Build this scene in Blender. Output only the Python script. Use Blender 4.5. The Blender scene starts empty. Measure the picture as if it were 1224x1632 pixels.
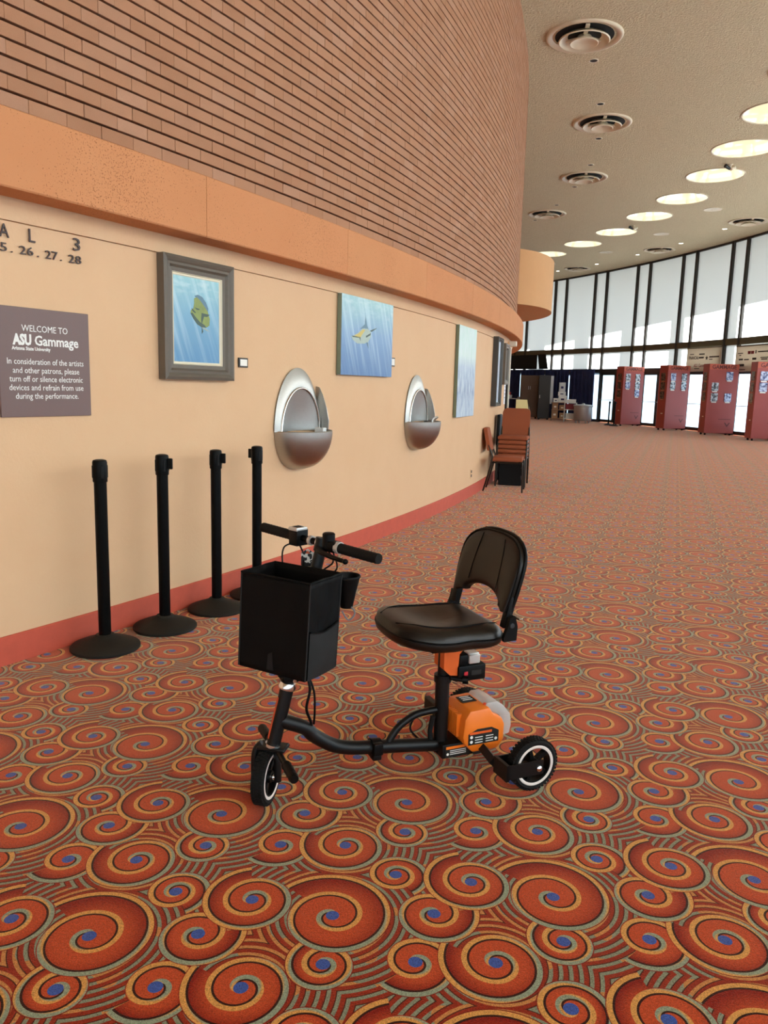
import bpy, bmesh, math, random
import numpy as np
from mathutils import Vector, Matrix
random.seed(7)
rng = np.random.default_rng(7)
PI = math.pi
rad = math.radians
sc = bpy.context.scene
col = sc.collection

# ------------------------------------------------------------------ camera
F_PX, PITCH, ROLL, EYE = 1239.5, 0.1617, 0.0271, 1.41
cd = bpy.data.cameras.new('camera')
cd.sensor_fit = 'VERTICAL'; cd.sensor_height = 36.0; cd.sensor_width = 27.0
cd.lens = F_PX / 1632 * 36.0
cd.clip_start = 0.05; cd.clip_end = 400
camera = bpy.data.objects.new('camera', cd); col.objects.link(camera)
fw = Vector((0, math.cos(PITCH), -math.sin(PITCH)))
up0 = Vector((0, math.sin(PITCH), math.cos(PITCH)))
rt0 = Vector((1, 0, 0))
rt = math.cos(ROLL) * rt0 + math.sin(ROLL) * up0
up = -math.sin(ROLL) * rt0 + math.cos(ROLL) * up0
mw = Matrix((rt, up, -fw)).transposed().to_4x4()
mw.translation = Vector((0, 0, EYE))
camera.matrix_world = mw
sc.camera = camera

# ------------------------------------------------------------------ sky, sun, exposure
SUN_AZ, SUN_EL, SUN_E, SKY_E, EXPOSURE = -28.0, 37.7, 30.0, 1.2, 0.90
world = bpy.data.worlds.new('sky'); sc.world = world; world.use_nodes = True
bg = world.node_tree.nodes['Background']
bg.inputs[0].default_value = (0.76, 0.88, 1.0, 1); bg.inputs[1].default_value = SKY_E
sd = bpy.data.lights.new('sun', 'SUN'); sd.energy = SUN_E; sd.angle = rad(0.6); sd.color = (0.97, 0.99, 1.0)
sun = bpy.data.objects.new('sun', sd); col.objects.link(sun)
sdir = Vector((math.cos(rad(SUN_EL)) * math.cos(rad(SUN_AZ)), math.cos(rad(SUN_EL)) * math.sin(rad(SUN_AZ)), math.sin(rad(SUN_EL))))
sun.rotation_euler = sdir.to_track_quat('Z', 'Y').to_euler(); sun.location = (60, -20, 50)
sc.view_settings.view_transform = 'Standard'; sc.view_settings.look = 'None'
sc.view_settings.gamma = 1.0; sc.view_settings.use_curve_mapping = False
sc.view_settings.exposure = EXPOSURE
sc.cycles.max_bounces = 6; sc.cycles.diffuse_bounces = 4; sc.cycles.glossy_bounces = 3
sc.cycles.transmission_bounces = 4; sc.cycles.transparent_max_bounces = 10
sc.cycles.caustics_reflective = False; sc.cycles.caustics_refractive = False
sc.cycles.use_denoising = True; sc.cycles.adaptive_threshold = 0.02
sc.cycles.sample_clamp_indirect = 8.0

# ------------------------------------------------------------------ plan of the place: everything turns round one centre
CX, CY = -29.2509, 20.1511
R_WALL, R_LEDGE, R_BRICK, R_WIN = 31.986, 32.192, 32.058, 42.16
Z_CEIL = 6.725
def pol(R, a, z=0.0):
    return Vector((CX + R * math.cos(rad(a)), CY + R * math.sin(rad(a)), z))

# ------------------------------------------------------------------ materials
def srgb(r, g, b):
    f = lambda c: (c / 255 / 12.92) if c / 255 <= 0.04045 else ((c / 255 + 0.055) / 1.055) ** 2.4
    return (f(r), f(g), f(b), 1)
class NT:
    def __init__(s, name):
        s.m = bpy.data.materials.new(name); s.m.use_nodes = True
        s.t = s.m.node_tree; s.t.nodes.clear()
        s.out = s.t.nodes.new('ShaderNodeOutputMaterial')
    def n(s, typ, **kw):
        nd = s.t.nodes.new(typ)
        for k, v in kw.items(): setattr(nd, k, v)
        return nd
    def l(s, a, b): s.t.links.new(a, b)
    def setin(s, sock, v):
        if isinstance(v, bpy.types.NodeSocket): s.t.links.new(v, sock)
        else: sock.default_value = v
    def math(s, op, a, b=None, c=None, clamp=False):
        nd = s.n('ShaderNodeMath', operation=op, use_clamp=clamp)
        for i, v in enumerate((a, b, c)):
            if v is not None: s.setin(nd.inputs[i], v)
        return nd.outputs[0]
    def mix(s, f, a, b, blend='MIX'):
        nd = s.n('ShaderNodeMix', data_type='RGBA', blend_type=blend)
        s.setin(nd.inputs[0], f); s.setin(nd.inputs[6], a); s.setin(nd.inputs[7], b)
        return nd.outputs[2]
    def noise(s, scale, detail=2, rough=0.5, vec=None, out=0):
        nd = s.n('ShaderNodeTexNoise'); nd.inputs['Scale'].default_value = scale
        nd.inputs['Detail'].default_value = detail; nd.inputs['Roughness'].default_value = rough
        if vec is not None: s.l(vec, nd.inputs['Vector'])
        return nd.outputs[out]
    def ramp(s, f, stops):
        nd = s.n('ShaderNodeValToRGB'); e = nd.color_ramp.elements
        while len(e) < len(stops): e.new(0.5)
        for i, (p, c) in enumerate(stops): e[i].position = p; e[i].color = c
        s.setin(nd.inputs[0], f); return nd.outputs[0]
    def coord(s, which='Object'): return s.n('ShaderNodeTexCoord').outputs[which]
    def pos(s): return s.n('ShaderNodeNewGeometry').outputs['Position']
    def bsdf(s, color, rough=0.5, metal=0.0, spec=0.5, bump=None, bstr=0.2, bdist=0.01, coat=0.0):
        b = s.n('ShaderNodeBsdfPrincipled')
        s.setin(b.inputs['Base Color'], color); s.setin(b.inputs['Roughness'], rough)
        b.inputs['Metallic'].default_value = metal; b.inputs['Specular IOR Level'].default_value = spec
        b.inputs['Coat Weight'].default_value = coat
        if bump is not None:
            bp = s.n('ShaderNodeBump'); bp.inputs['Strength'].default_value = bstr; bp.inputs['Distance'].default_value = bdist
            s.l(bump, bp.inputs['Height']); s.l(bp.outputs[0], b.inputs['Normal'])
        s.l(b.outputs[0], s.out.inputs[0]); return s.m

def plain(name, rgb, rough=0.5, metal=0.0, spec=0.5, var=0.0, scale=40, bstr=0.0, coat=0.0):
    t = NT(name); c = srgb(*rgb)
    v = t.coord()
    nz = t.noise(scale, 3, 0.6, v)
    f = 1 - var
    cc = t.mix(nz, (c[0] * f, c[1] * f, c[2] * f, 1), (min(1, c[0] * (1 + var)), min(1, c[1] * (1 + var)), min(1, c[2] * (1 + var)), 1)) if var > 0 else c
    return t.bsdf(cc, rough, metal, spec, nz if bstr > 0 else None, bstr, 0.004, coat)

M = {}
def mats():
    # plaster of the lower wall
    t = NT('peach_plaster'); p = t.pos()
    n1 = t.noise(3.0, 3, 0.6, p); n2 = t.noise(55, 4, 0.6, p)
    c = t.mix(n1, srgb(221, 180, 141), srgb(227, 190, 152))
    M['plaster'] = t.bsdf(c, 0.75, 0, 0.25, n2, 0.25, 0.006)
    # bricks
    t = NT('wire_cut_brick'); p = t.pos()
    at = t.n('ShaderNodeAttribute', attribute_name='tone'); oi = t.n('ShaderNodeObjectInfo')
    r = t.math('FRACT', t.math('ADD', at.outputs['Fac'], oi.outputs['Random']))
    base = t.ramp(r, [(0.0, srgb(168, 120, 90)), (0.3, srgb(178, 128, 97)), (0.6, srgb(182, 134, 104)), (0.85, srgb(174, 128, 101)), (1.0, srgb(188, 144, 118))])
    sp = t.noise(160, 4, 0.7, p); big = t.noise(6, 3, 0.5, p)
    c = t.mix(t.math('MULTIPLY', sp, 0.5), base, srgb(146, 100, 74))
    c = t.mix(t.math('MULTIPLY', big, 0.3), c, srgb(200, 154, 124))
    M['brick'] = t.bsdf(c, 0.85, 0, 0.2, sp, 0.35, 0.004)
    M['mortar'] = plain('raked_mortar', (58, 32, 22), 0.95, var=0.1, scale=80, bstr=0.3)
    # precast ledge
    t = NT('terracotta_precast'); p = t.pos(); oi = t.n('ShaderNodeObjectInfo')
    n1 = t.noise(2.5, 4, 0.6, p); pit = t.noise(120, 3, 0.7, p); area = t.noise(1.3, 2, 0.5, p)
    thr = t.math('SUBTRACT', 0.385, t.math('MULTIPLY', t.math('SUBTRACT', 0.55, area), 0.25))
    pits = t.math('LESS_THAN', pit, thr)
    c = t.mix(n1, srgb(200, 136, 92), srgb(214, 152, 106))
    c = t.mix(t.math('MULTIPLY', oi.outputs['Random'], 0.25), c, srgb(202, 126, 86))
    c = t.mix(t.math('MULTIPLY', pits, 0.75), c, srgb(128, 72, 40))
    M['ledge'] = t.bsdf(c, 0.8, 0, 0.2, pit, 0.2, 0.004)
    M['baseboard'] = plain('salmon_baseboard', (196, 84, 62), 0.6, var=0.14, scale=14, bstr=0.15)
    t = NT('stucco_ceiling'); p = t.pos()
    n2 = t.noise(38, 3, 0.6, p); n1 = t.noise(0.5, 2, 0.5, p)
    c = t.mix(n1, srgb(228, 215, 184), srgb(234, 222, 192))
    c = t.mix(t.math('MULTIPLY_ADD', n2, 2.4, -0.9, clamp=True), srgb(212, 197, 164), c)
    M['ceiling'] = t.bsdf(c, 0.9, 0, 0.1, n2, 0.8, 0.05)
    M['drum'] = plain('orange_plaster', (216, 164, 114), 0.8, var=0.05, scale=3)
    M['cream'] = plain('cream_paint', (235, 226, 205), 0.5)
    M['vent'] = plain('vent_enamel', (222, 208, 182), 0.45)
    M['dark'] = plain('dark_void', (18, 15, 12), 0.8)  # near-black for printed labels and for painted-in shade of openings
    M['black'] = plain('black_paint', (4, 4, 4), 0.4, spec=0.1)
    M['blacktube'] = plain('black_powder_coat', (10, 10, 11), 0.42, spec=0.3, var=0.1, scale=300)
    M['blackplastic'] = plain('black_plastic', (7, 7, 7), 0.45, spec=0.18)
    M['rubber'] = plain('tyre_rubber', (20, 19, 18), 0.75, spec=0.2, var=0.15, scale=90)
    M['stbase'] = plain('stanchion_rubber', (30, 27, 23), 0.6, spec=0.25, var=0.1, scale=200, bstr=0.1)
    t = NT('black_nylon'); v = t.coord(); w = t.noise(900, 1, 0.5, v); big = t.noise(9, 3, 0.5, v)
    M['nylon'] = t.bsdf(t.mix(w, srgb(3, 3, 3), srgb(9, 9, 10)), 0.65, 0, 0.14, big, 0.4, 0.01)
    t = NT('mesh_net'); v = t.coord(); w = t.noise(500, 1, 0.5, v)
    M['net'] = t.bsdf(t.mix(w, srgb(4, 4, 4), srgb(15, 15, 16)), 0.8)
    t = NT('brown_black_leather'); v = t.coord(); w = t.noise(260, 4, 0.6, v)
    M['leather'] = t.bsdf(t.mix(w, srgb(22, 15, 11), srgb(30, 22, 16)), 0.36, 0, 0.35, w, 0.12, 0.002)
    M['chrome'] = plain('chrome', (225, 225, 228), 0.16, 1.0)
    M['silver'] = plain('silver_paint', (205, 203, 200), 0.35, 0.5)
    M['rim'] = plain('wheel_white_line', (226, 214, 206), 0.4)
    M['orange'] = plain('orange_plastic', (236, 120, 30), 0.4, var=0.03, scale=30)
    M['clear'] = None
    t = NT('clear_plastic'); a = t.n('ShaderNodeBsdfTransparent'); a.inputs[0].default_value = (0.93, 0.93, 0.93, 1)
    b = t.n('ShaderNodeBsdfPrincipled'); b.inputs['Base Color'].default_value = srgb(232, 226, 222); b.inputs['Roughness'].default_value = 0.15
    mx = t.n('ShaderNodeMixShader'); mx.inputs[0].default_value = 0.5
    t.l(a.outputs[0], mx.inputs[1]); t.l(b.outputs[0], mx.inputs[2]); t.l(mx.outputs[0], t.out.inputs[0]); M['clear'] = t.m
    M['white'] = plain('white_print', (238, 236, 232), 0.5)
    M['red'] = plain('red_button', (190, 40, 50), 0.4)
    M['steel'] = None
    t = NT('brushed_steel'); v = t.coord(); mp = t.n('ShaderNodeMapping'); mp.inputs['Scale'].default_value = (4, 4, 160)
    t.l(v, mp.inputs[0]); br = t.noise(9, 3, 0.6, mp.outputs[0])
    M['steel'] = t.bsdf(t.mix(br, srgb(150, 146, 140), srgb(190, 187, 182)), t.math('MULTIPLY_ADD', br, 0.15, 0.3), 1.0, 0.5, br, 0.05, 0.002)
    M['steelrim'] = plain('polished_steel_edge', (222, 220, 214), 0.25, 0.85)
    M['sign'] = plain('mauve_sign', (112, 86, 82), 0.45, var=0.02, scale=5)
    M['letter'] = plain('bronze_letters', (62, 42, 38), 0.5)
    M['frame1'] = plain('taupe_frame', (98, 88, 76), 0.5, var=0.1, scale=60)
    M['frame2'] = plain('dark_grey_frame', (62, 60, 56), 0.45)
    M['linen'] = plain('linen_liner', (236, 226, 204), 0.7)
    M['paper'] = plain('white_paper', (244, 242, 234), 0.6)
    M['bluepaper'] = plain('bluish_paper', (226, 228, 240), 0.6)
    M['plaqueframe'] = plain('plaque_frame', (48, 40, 36), 0.5)
    M['chairfab'] = plain('rust_fabric', (150, 78, 46), 0.85, var=0.06, scale=200)
    M['chairleg'] = plain('dark_bronze_tube', (46, 38, 30), 0.35, 0.6)
    M['outlet'] = plain('brown_outlet', (60, 46, 36), 0.5)
    M['yellow'] = plain('manila_board', (222, 208, 150), 0.6)
    M['greycloth'] = plain('grey_cloth', (120, 118, 118), 0.8, var=0.1, scale=30)
    M['kiosk'] = plain('brick_red_kiosk', (162, 70, 62), 0.5, var=0.02, scale=4)
    M['kioskhead'] = plain('orange_red_kiosk_head', (186, 84, 58), 0.5)
    M['kiosktext'] = plain('dark_red_print', (96, 30, 24), 0.5)
    M['bannertext'] = plain('dark_print', (52, 48, 48), 0.6)
    M['maroon'] = plain('maroon_print', (130, 34, 46), 0.6)
    M['mullion'] = plain('dark_bronze_mullion', (40, 33, 25), 0.5)
    M['transom'] = plain('olive_bronze_transom', (84, 74, 48), 0.5)
    t = NT('navy_drape'); p = t.coord(); n = t.noise(3, 2, 0.5, p)
    M['drape'] = t.bsdf(t.mix(n, srgb(26, 30, 62), srgb(54, 62, 116)), 0.85)
    M['blackout'] = plain('black_cloth', (8, 8, 9), 0.9)
    M['wood'] = plain('brown_cabinet', (92, 66, 46), 0.5, var=0.1, scale=6)
    M['darkgrey'] = plain('charcoal_metal', (40, 42, 44), 0.45)
    M['alu'] = plain('galvanised_metal', (178, 180, 182), 0.4, 0.6)
    M['card'] = plain('cardboard', (176, 140, 108), 0.8)
    M['whiteplastic'] = plain('white_plastic', (224, 224, 222), 0.5)
    M['concrete'] = plain('pale_concrete', (206, 198, 186), 0.9, var=0.05, scale=2)
    M['lawn'] = plain('dark_lawn', (66, 66, 62), 0.95, var=0.2, scale=3)  # ground outside, kept dark so less sun bounces onto the blinds
    M['tag'] = None
    t = NT('patterned_tag'); v = t.coord(); w = t.noise(70, 1, 0.5, v)
    M['tag'] = t.bsdf(t.mix(t.math('GREATER_THAN', w, 0.53), srgb(12, 12, 12), srgb(210, 206, 200)), 0.5)
    # round ceiling lens: a lamp
    t = NT('lit_cream_lens'); v = t.coord()
    n = t.noise(2.2, 2, 0.5, v)
    e = t.n('ShaderNodeEmission'); e.inputs[1].default_value = 1.0
    t.l(t.mix(n, (0.50, 0.46, 0.26, 1), (0.58, 0.54, 0.36, 1)), e.inputs[0])
    b = t.n('ShaderNodeBsdfPrincipled'); b.inputs['Base Color'].default_value = srgb(120, 114, 92); b.inputs['Roughness'].default_value = 0.08
    ad = t.n('ShaderNodeAddShader'); t.l(e.outputs[0], ad.inputs[0]); t.l(b.outputs[0], ad.inputs[1]); t.l(ad.outputs[0], t.out.inputs[0]); M['lens'] = t.m
    t = NT('lit_bulb'); e = t.n('ShaderNodeEmission'); e.inputs[0].default_value = (1, 0.93, 0.75, 1); e.inputs[1].default_value = 6; t.l(e.outputs[0], t.out.inputs[0]); M['bulb'] = t.m
    # glazing: clear pane in front of a translucent roller blind
    t = NT('window_glass'); a = t.n('ShaderNodeBsdfTransparent'); a.inputs[0].default_value = (0.94, 0.96, 0.96, 1)
    g = t.n('ShaderNodeBsdfGlossy'); g.inputs['Roughness'].default_value = 0.03
    mx = t.n('ShaderNodeMixShader'); mx.inputs[0].default_value = 0.06
    t.l(a.outputs[0], mx.inputs[1]); t.l(g.outputs[0], mx.inputs[2]); t.l(mx.outputs[0], t.out.inputs[0]); M['glass'] = t.m
    def cloth(name, tr, df, k):
        t = NT(name); a = t.n('ShaderNodeBsdfTranslucent'); a.inputs[0].default_value = tr
        d = t.n('ShaderNodeBsdfDiffuse'); d.inputs[0].default_value = df
        mx = t.n('ShaderNodeMixShader'); mx.inputs[0].default_value = k
        t.l(a.outputs[0], mx.inputs[1]); t.l(d.outputs[0], mx.inputs[2]); t.l(mx.outputs[0], t.out.inputs[0]); return t.m
    M['blind'] = cloth('white_roller_blind', (0.88, 0.88, 0.86, 1), (0.8, 0.8, 0.78, 1), 0.35)
    M['banner'] = cloth('beige_banner_cloth', (0.5, 0.46, 0.40, 1), (0.80, 0.76, 0.68, 1), 0.6)
    M['film'] = cloth('frosted_window_film', (0.36, 0.47, 0.56, 1), (0.6, 0.66, 0.7, 1), 0.45)
mats()

def carpet_material():
    a = (0.615, 0.103); b = (0.215, 0.585)
    det = a[0] * b[1] - a[1] * b[0]
    CW, CCW = -1.0, 1.0
    # centre x, y, R, hand, turns, angle where the outer arm ends; later ones lie on top
    S = [(-0.507, 1.622, 0.112, CW, 1.42, 222, 0.030), (-0.120, 1.709, 0.094, CW, 1.72, 105, 0.026), (-0.307, 1.627, 0.140, CW, 1.78, 152, 0.036),
         (-0.109, 1.888, 0.178, CCW, 1.92, 140, 0.032), (-0.552, 1.969, 0.096, CW, 1.50, 300, 0.034), (-0.450, 1.803, 0.118, CCW, 1.65, 12, 0.026),
         (-0.335, 1.944, 0.1401, CW, 1.97, 100, 0.033)]
    t = NT('swirl_carpet')
    # one spiral as a node group
    g = bpy.data.node_groups.new('carpet_spiral', 'ShaderNodeTree')
    for nm, ty in (('X', 'Float'), ('Y', 'Float'), ('Cx', 'Float'), ('Cy', 'Float'), ('R', 'Float'), ('Hand', 'Float'), ('End', 'Float'), ('Turns', 'Float'), ('Start', 'Float'), ('Off', 'Float'), ('Ring', 'Float'), ('Dist', 'Float'), ('Color', 'Color')):
        g.interface.new_socket(nm, in_out='INPUT', socket_type='NodeSocket' + ty)
    g.interface.new_socket('Color', in_out='OUTPUT', socket_type='NodeSocketColor')
    g.interface.new_socket('Dist', in_out='OUTPUT', socket_type='NodeSocketFloat')
    g.interface.new_socket('Ring', in_out='OUTPUT', socket_type='NodeSocketFloat')
    gi = g.nodes.new('NodeGroupInput'); go = g.nodes.new('NodeGroupOutput'); I = gi.outputs
    k = NT.__new__(NT); k.t = g
    r0, w = I['Start'], 0.0070
    dx = k.math('SUBTRACT', I['X'], I['Cx']); dy = k.math('SUBTRACT', I['Y'], I['Cy'])
    r = k.math('SQRT', k.math('MULTIPLY_ADD', dx, dx, k.math('MULTIPLY', dy, dy)))
    th = k.math('DIVIDE', k.math('ARCTAN2', dy, dx), 2 * PI)
    phi = k.math('FRACT', k.math('MULTIPLY', k.math('SUBTRACT', th, I['End']), I['Hand']))
    K = k.math('DIVIDE', k.math('SUBTRACT', I['R'], r0), I['Turns'])
    s = k.math('DIVIDE', k.math('SUBTRACT', r, r0), K)
    q = k.math('SUBTRACT', s, k.math('ADD', k.math('SUBTRACT', I['Turns'], 1.0), phi))
    qd = k.math('MULTIPLY', q, K)
    inside = k.math('LESS_THAN', qd, w + 0.002)
    fr = k.math('MULTIPLY', k.math('SUBTRACT', q, k.math('ROUND', q)), K)
    line = k.math('LESS_THAN', k.math('ABSOLUTE', fr), w)
    dark = k.math('LESS_THAN', k.math('ABSOLUTE', k.math('ADD', fr, 0.0035)), w + 0.0025)
    teal = k.math('MULTIPLY_ADD', k.math('COSINE', k.math('MULTIPLY', s, 2 * PI / 1.3)), 2.2, -0.75, clamp=True)
    GOLD, TEAL, DARK = srgb(212, 150, 78), srgb(142, 150, 126), srgb(48, 16, 6)
    BR, DK, BLUE = srgb(188, 72, 34), srgb(132, 25, 10), srgb(60, 86, 158)
    depth = k.math('SMOOTH_MIN', k.math('DIVIDE', s, I['Turns']), 1.0, 0.1)
    body = k.mix(k.math('MULTIPLY_ADD', depth, 2.4, -0.9, clamp=True), BR, DK)
    c = k.mix(dark, body, DARK)
    c = k.mix(line, c, k.mix(teal, GOLD, TEAL))
    c = k.mix(k.math('LESS_THAN', r, 0.0180), c, BLUE)
    k.l(k.mix(inside, I['Color'], c), go.inputs['Color'])
    k.l(k.math('MINIMUM', I['Dist'], qd), go.inputs['Dist'])
    k.l(k.math('MINIMUM', I['Ring'], k.math('ADD', k.math('SUBTRACT', r, I['R']), I['Off'])), go.inputs['Ring'])
    # repeat cell
    sep = t.n('ShaderNodeSeparateXYZ'); t.l(t.pos(), sep.inputs[0]); X, Y = sep.outputs[0], sep.outputs[1]
    u = t.math('FRACT', t.math('MULTIPLY_ADD', X, b[1] / det, t.math('MULTIPLY', Y, -b[0] / det)))
    v = t.math('FRACT', t.math('MULTIPLY_ADD', X, -a[1] / det, t.math('MULTIPLY', Y, a[0] / det)))
    px = t.math('MULTIPLY_ADD', u, a[0], t.math('MULTIPLY', v, b[0]))
    py = t.math('MULTIPLY_ADD', u, a[1], t.math('MULTIPLY', v, b[1]))
    G1, G2 = np.meshgrid(np.linspace(0, 1, 61), np.linspace(0, 1, 61))
    gx = G1 * a[0] + G2 * b[0]; gy = G1 * a[1] + G2 * b[1]
    colr = (0.1, 0.01, 0.005, 1); dist = 1.0; ring = 1.0
    for (cx, cy, R, hand, T, end, r0) in S:
        for i in range(-8, 9):
            for j in range(-8, 9):
                x = cx + i * a[0] + j * b[0]; y = cy + i * a[1] + j * b[1]
                flag = R > 0.13 and abs(R - 0.1401) > 1e-6
                if np.min(np.hypot(gx - x, gy - y)) < R + (0.13 if flag else 0.012):
                    nd = t.n('ShaderNodeGroup'); nd.node_tree = g
                    for nm, val in (('X', px), ('Y', py), ('Cx', x), ('Cy', y), ('R', R), ('Hand', hand), ('End', end / 360), ('Turns', T), ('Start', r0), ('Off', 0.0 if flag else 5.0), ('Ring', ring), ('Dist', dist), ('Color', colr)):
                        t.setin(nd.inputs[nm], val)
                    colr, dist, ring = nd.outputs['Color'], nd.outputs['Dist'], nd.outputs['Ring']
    # ground between the spirals: parallel offset stripes
    pos2 = t.n('ShaderNodeCombineXYZ'); t.l(px, pos2.inputs[0]); t.l(py, pos2.inputs[1])
    nz = t.noise(5.0, 1, 0.5, pos2.outputs[0])
    fs = t.math('FRACT', t.math('DIVIDE', ring, 0.0245))
    st = t.math('GREATER_THAN', fs, 0.60)
    dk = t.math('GREATER_THAN', fs, 0.48)
    bgc = t.mix(nz, srgb(140, 32, 14), srgb(150, 48, 22))
    bgc = t.mix(dk, bgc, srgb(74, 28, 12))
    bgc = t.mix(st, bgc, t.mix(t.math('GREATER_THAN', nz, 0.5), srgb(194, 128, 70), srgb(132, 136, 112)))
    out = t.mix(t.math('GREATER_THAN', dist, 0.0098), colr, bgc)
    pile = t.noise(300, 2, 0.7, t.pos()); pile2 = t.noise(130, 2, 0.6, t.pos())
    fac = t.math('MULTIPLY_ADD', pile, 2.2, t.math('MULTIPLY_ADD', pile2, 0.9, -0.55))
    cv = t.n('ShaderNodeCombineColor')
    for i in range(3): t.l(fac, cv.inputs[i])
    out = t.mix(1.0, out, cv.outputs[0], 'MULTIPLY')
    m = t.bsdf(out, 0.95, 0, 0.1, pile, 0.5, 0.006)
    pb = [n for n in t.t.nodes if n.type == 'BSDF_PRINCIPLED'][0]
    pb.inputs['Sheen Weight'].default_value = 0.55; pb.inputs['Sheen Roughness'].default_value = 0.28; pb.inputs['Sheen Tint'].default_value = (1.0, 0.68, 0.5, 1)
    return m
M['carpet'] = carpet_material()

# ------------------------------------------------------------------ mesh building
class MB:
    def __init__(s): s.v = []; s.f = []; s.tone = None
    def add(s, vs, fs, mtx=None):
        o = len(s.v)
        for p in vs:
            p = Vector(p)
            s.v.append(tuple(mtx @ p) if mtx is not None else tuple(p))
        s.f += [tuple(i + o for i in f) for f in fs]; return s
    def box(s, lo, hi, bevel=0.0, seg=2, mtx=None):
        if bevel <= 0:
            x0, y0, z0 = lo; x1, y1, z1 = hi
            v = [(x0, y0, z0), (x1, y0, z0), (x1, y1, z0), (x0, y1, z0), (x0, y0, z1), (x1, y0, z1), (x1, y1, z1), (x0, y1, z1)]
            f = [(0, 3, 2, 1), (4, 5, 6, 7), (0, 1, 5, 4), (1, 2, 6, 5), (2, 3, 7, 6), (3, 0, 4, 7)]
            return s.add(v, f, mtx)
        bm = bmesh.new(); bmesh.ops.create_cube(bm, size=1)
        for q in bm.verts:
            q.co = Vector([(lo[i] + hi[i]) / 2 + q.co[i] * (hi[i] - lo[i]) for i in range(3)])
        bmesh.ops.bevel(bm, geom=bm.edges[:], offset=bevel, segments=seg, affect='EDGES', profile=0.6)
        return s.bm(bm, mtx)
    def bm(s, bm, mtx=None):
        bm.verts.index_update()
        s.add([q.co.copy() for q in bm.verts], [[q.index for q in f.verts] for f in bm.faces], mtx); bm.free(); return s
    def tube(s, pts, r, n=12, caps=True, smooth=0, mtx=None):
        P = [Vector(p) for p in pts]
        rr = list(r) if isinstance(r, (list, tuple)) else [r] * len(P)
        if smooth:
            Q = []; RR = []
            for i in range(len(P) - 1):
                p0, p1, p2, p3 = P[max(i - 1, 0)], P[i], P[i + 1], P[min(i + 2, len(P) - 1)]
                for k in range(smooth):
                    u = k / smooth
                    Q.append(0.5 * ((2 * p1) + (p2 - p0) * u + (2 * p0 - 5 * p1 + 4 * p2 - p3) * u * u + (3 * p1 - p0 - 3 * p2 + p3) * u ** 3))
                    RR.append(rr[i] * (1 - u) + rr[i + 1] * u)
            Q.append(P[-1]); RR.append(rr[-1]); P, rr = Q, RR
        T = [(P[min(i + 1, len(P) - 1)] - P[max(i - 1, 0)]).normalized() for i in range(len(P))]
        a = Vector((0, 0, 1)) if abs(T[0].z) < 0.9 else Vector((1, 0, 0))
        nrm = (a - T[0] * a.dot(T[0])).normalized()
        vs = []; fs = []
        for i, p in enumerate(P):
            nrm = (nrm - T[i] * nrm.dot(T[i])).normalized(); bn = T[i].cross(nrm)
            for k in range(n):
                an = 2 * PI * k / n
                vs.append(p + (nrm * math.cos(an) + bn * math.sin(an)) * rr[i])
        for i in range(len(P) - 1):
            for k in range(n):
                k2 = (k + 1) % n
                fs.append((i * n + k, i * n + k2, (i + 1) * n + k2, (i + 1) * n + k))
        if caps:
            fs.append(tuple(range(n - 1, -1, -1))); fs.append(tuple((len(P) - 1) * n + k for k in range(n)))
        return s.add(vs, fs, mtx)
    def lathe(s, prof, n=32, mtx=None, a0=0.0, a1=2 * PI):
        full = abs(a1 - a0 - 2 * PI) < 1e-6
        m = n if full else n + 1
        vs = []; fs = []
        for (r, z) in prof:
            for k in range(m):
                an = a0 + (a1 - a0) * k / n
                vs.append((r * math.cos(an), r * math.sin(an), z))
        for i in range(len(prof) - 1):
            for k in range(n):
                k2 = (k + 1) % m if full else k + 1
                fs.append((i * m + k, i * m + k2, (i + 1) * m + k2, (i + 1) * m + k))
        return s.add(vs, fs, mtx)
    def prism(s, poly, lo, hi, axis='Y', mtx=None):
        n = len(poly)
        def pt(p, h):
            if axis == 'Y': return (p[0], h, p[1])
            if axis == 'Z': return (p[0], p[1], h)
            return (h, p[0], p[1])
        vs = [pt(p, lo) for p in poly] + [pt(p, hi) for p in poly]
        fs = [tuple(range(n)), tuple(range(2 * n - 1, n - 1, -1))] + [(i, i + n, (i + 1) % n + n, (i + 1) % n) for i in range(n)]
        return s.add(vs, fs, mtx)
    def grid(s, fn, nu, nv, mtx=None):
        vs = [fn(i / nu, j / nv) for j in range(nv + 1) for i in range(nu + 1)]
        fs = [(j * (nu + 1) + i, j * (nu + 1) + i + 1, (j + 1) * (nu + 1) + i + 1, (j + 1) * (nu + 1) + i) for j in range(nv) for i in range(nu)]
        return s.add(vs, fs, mtx)
    def arc(s, prof, a0, a1, n, closed=False):
        """sweep an (R, z) profile round the centre of the place"""
        vs = []; fs = []; m = len(prof)
        for k in range(n + 1):
            an = a0 + (a1 - a0) * k / n
            for (R, z) in prof: vs.append(pol(R, an, z))
        for k in range(n):
            for i in range(m if closed else m - 1):
                j = (i + 1) % m
                fs.append((k * m + i, (k + 1) * m + i, (k + 1) * m + j, k * m + j))
        if closed: fs.append(tuple(range(m))); fs.append(tuple(n * m + i for i in range(m - 1, -1, -1)))
        return s.add(vs, fs)
    def mesh(s, name, mat, smooth=None, fixn=True):
        me = bpy.data.meshes.new(name); me.from_pydata(s.v, [], s.f)
        if fixn:
            bm = bmesh.new(); bm.from_mesh(me); bmesh.ops.remove_doubles(bm, verts=bm.verts, dist=1e-6)
            bmesh.ops.recalc_face_normals(bm, faces=bm.faces); bm.to_mesh(me); bm.free()
        if smooth:
            me.polygons.foreach_set('use_smooth', [True] * len(me.polygons)); me.set_sharp_from_angle(angle=rad(smooth))
        me.materials.append(mat); me.update(); return me
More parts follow.
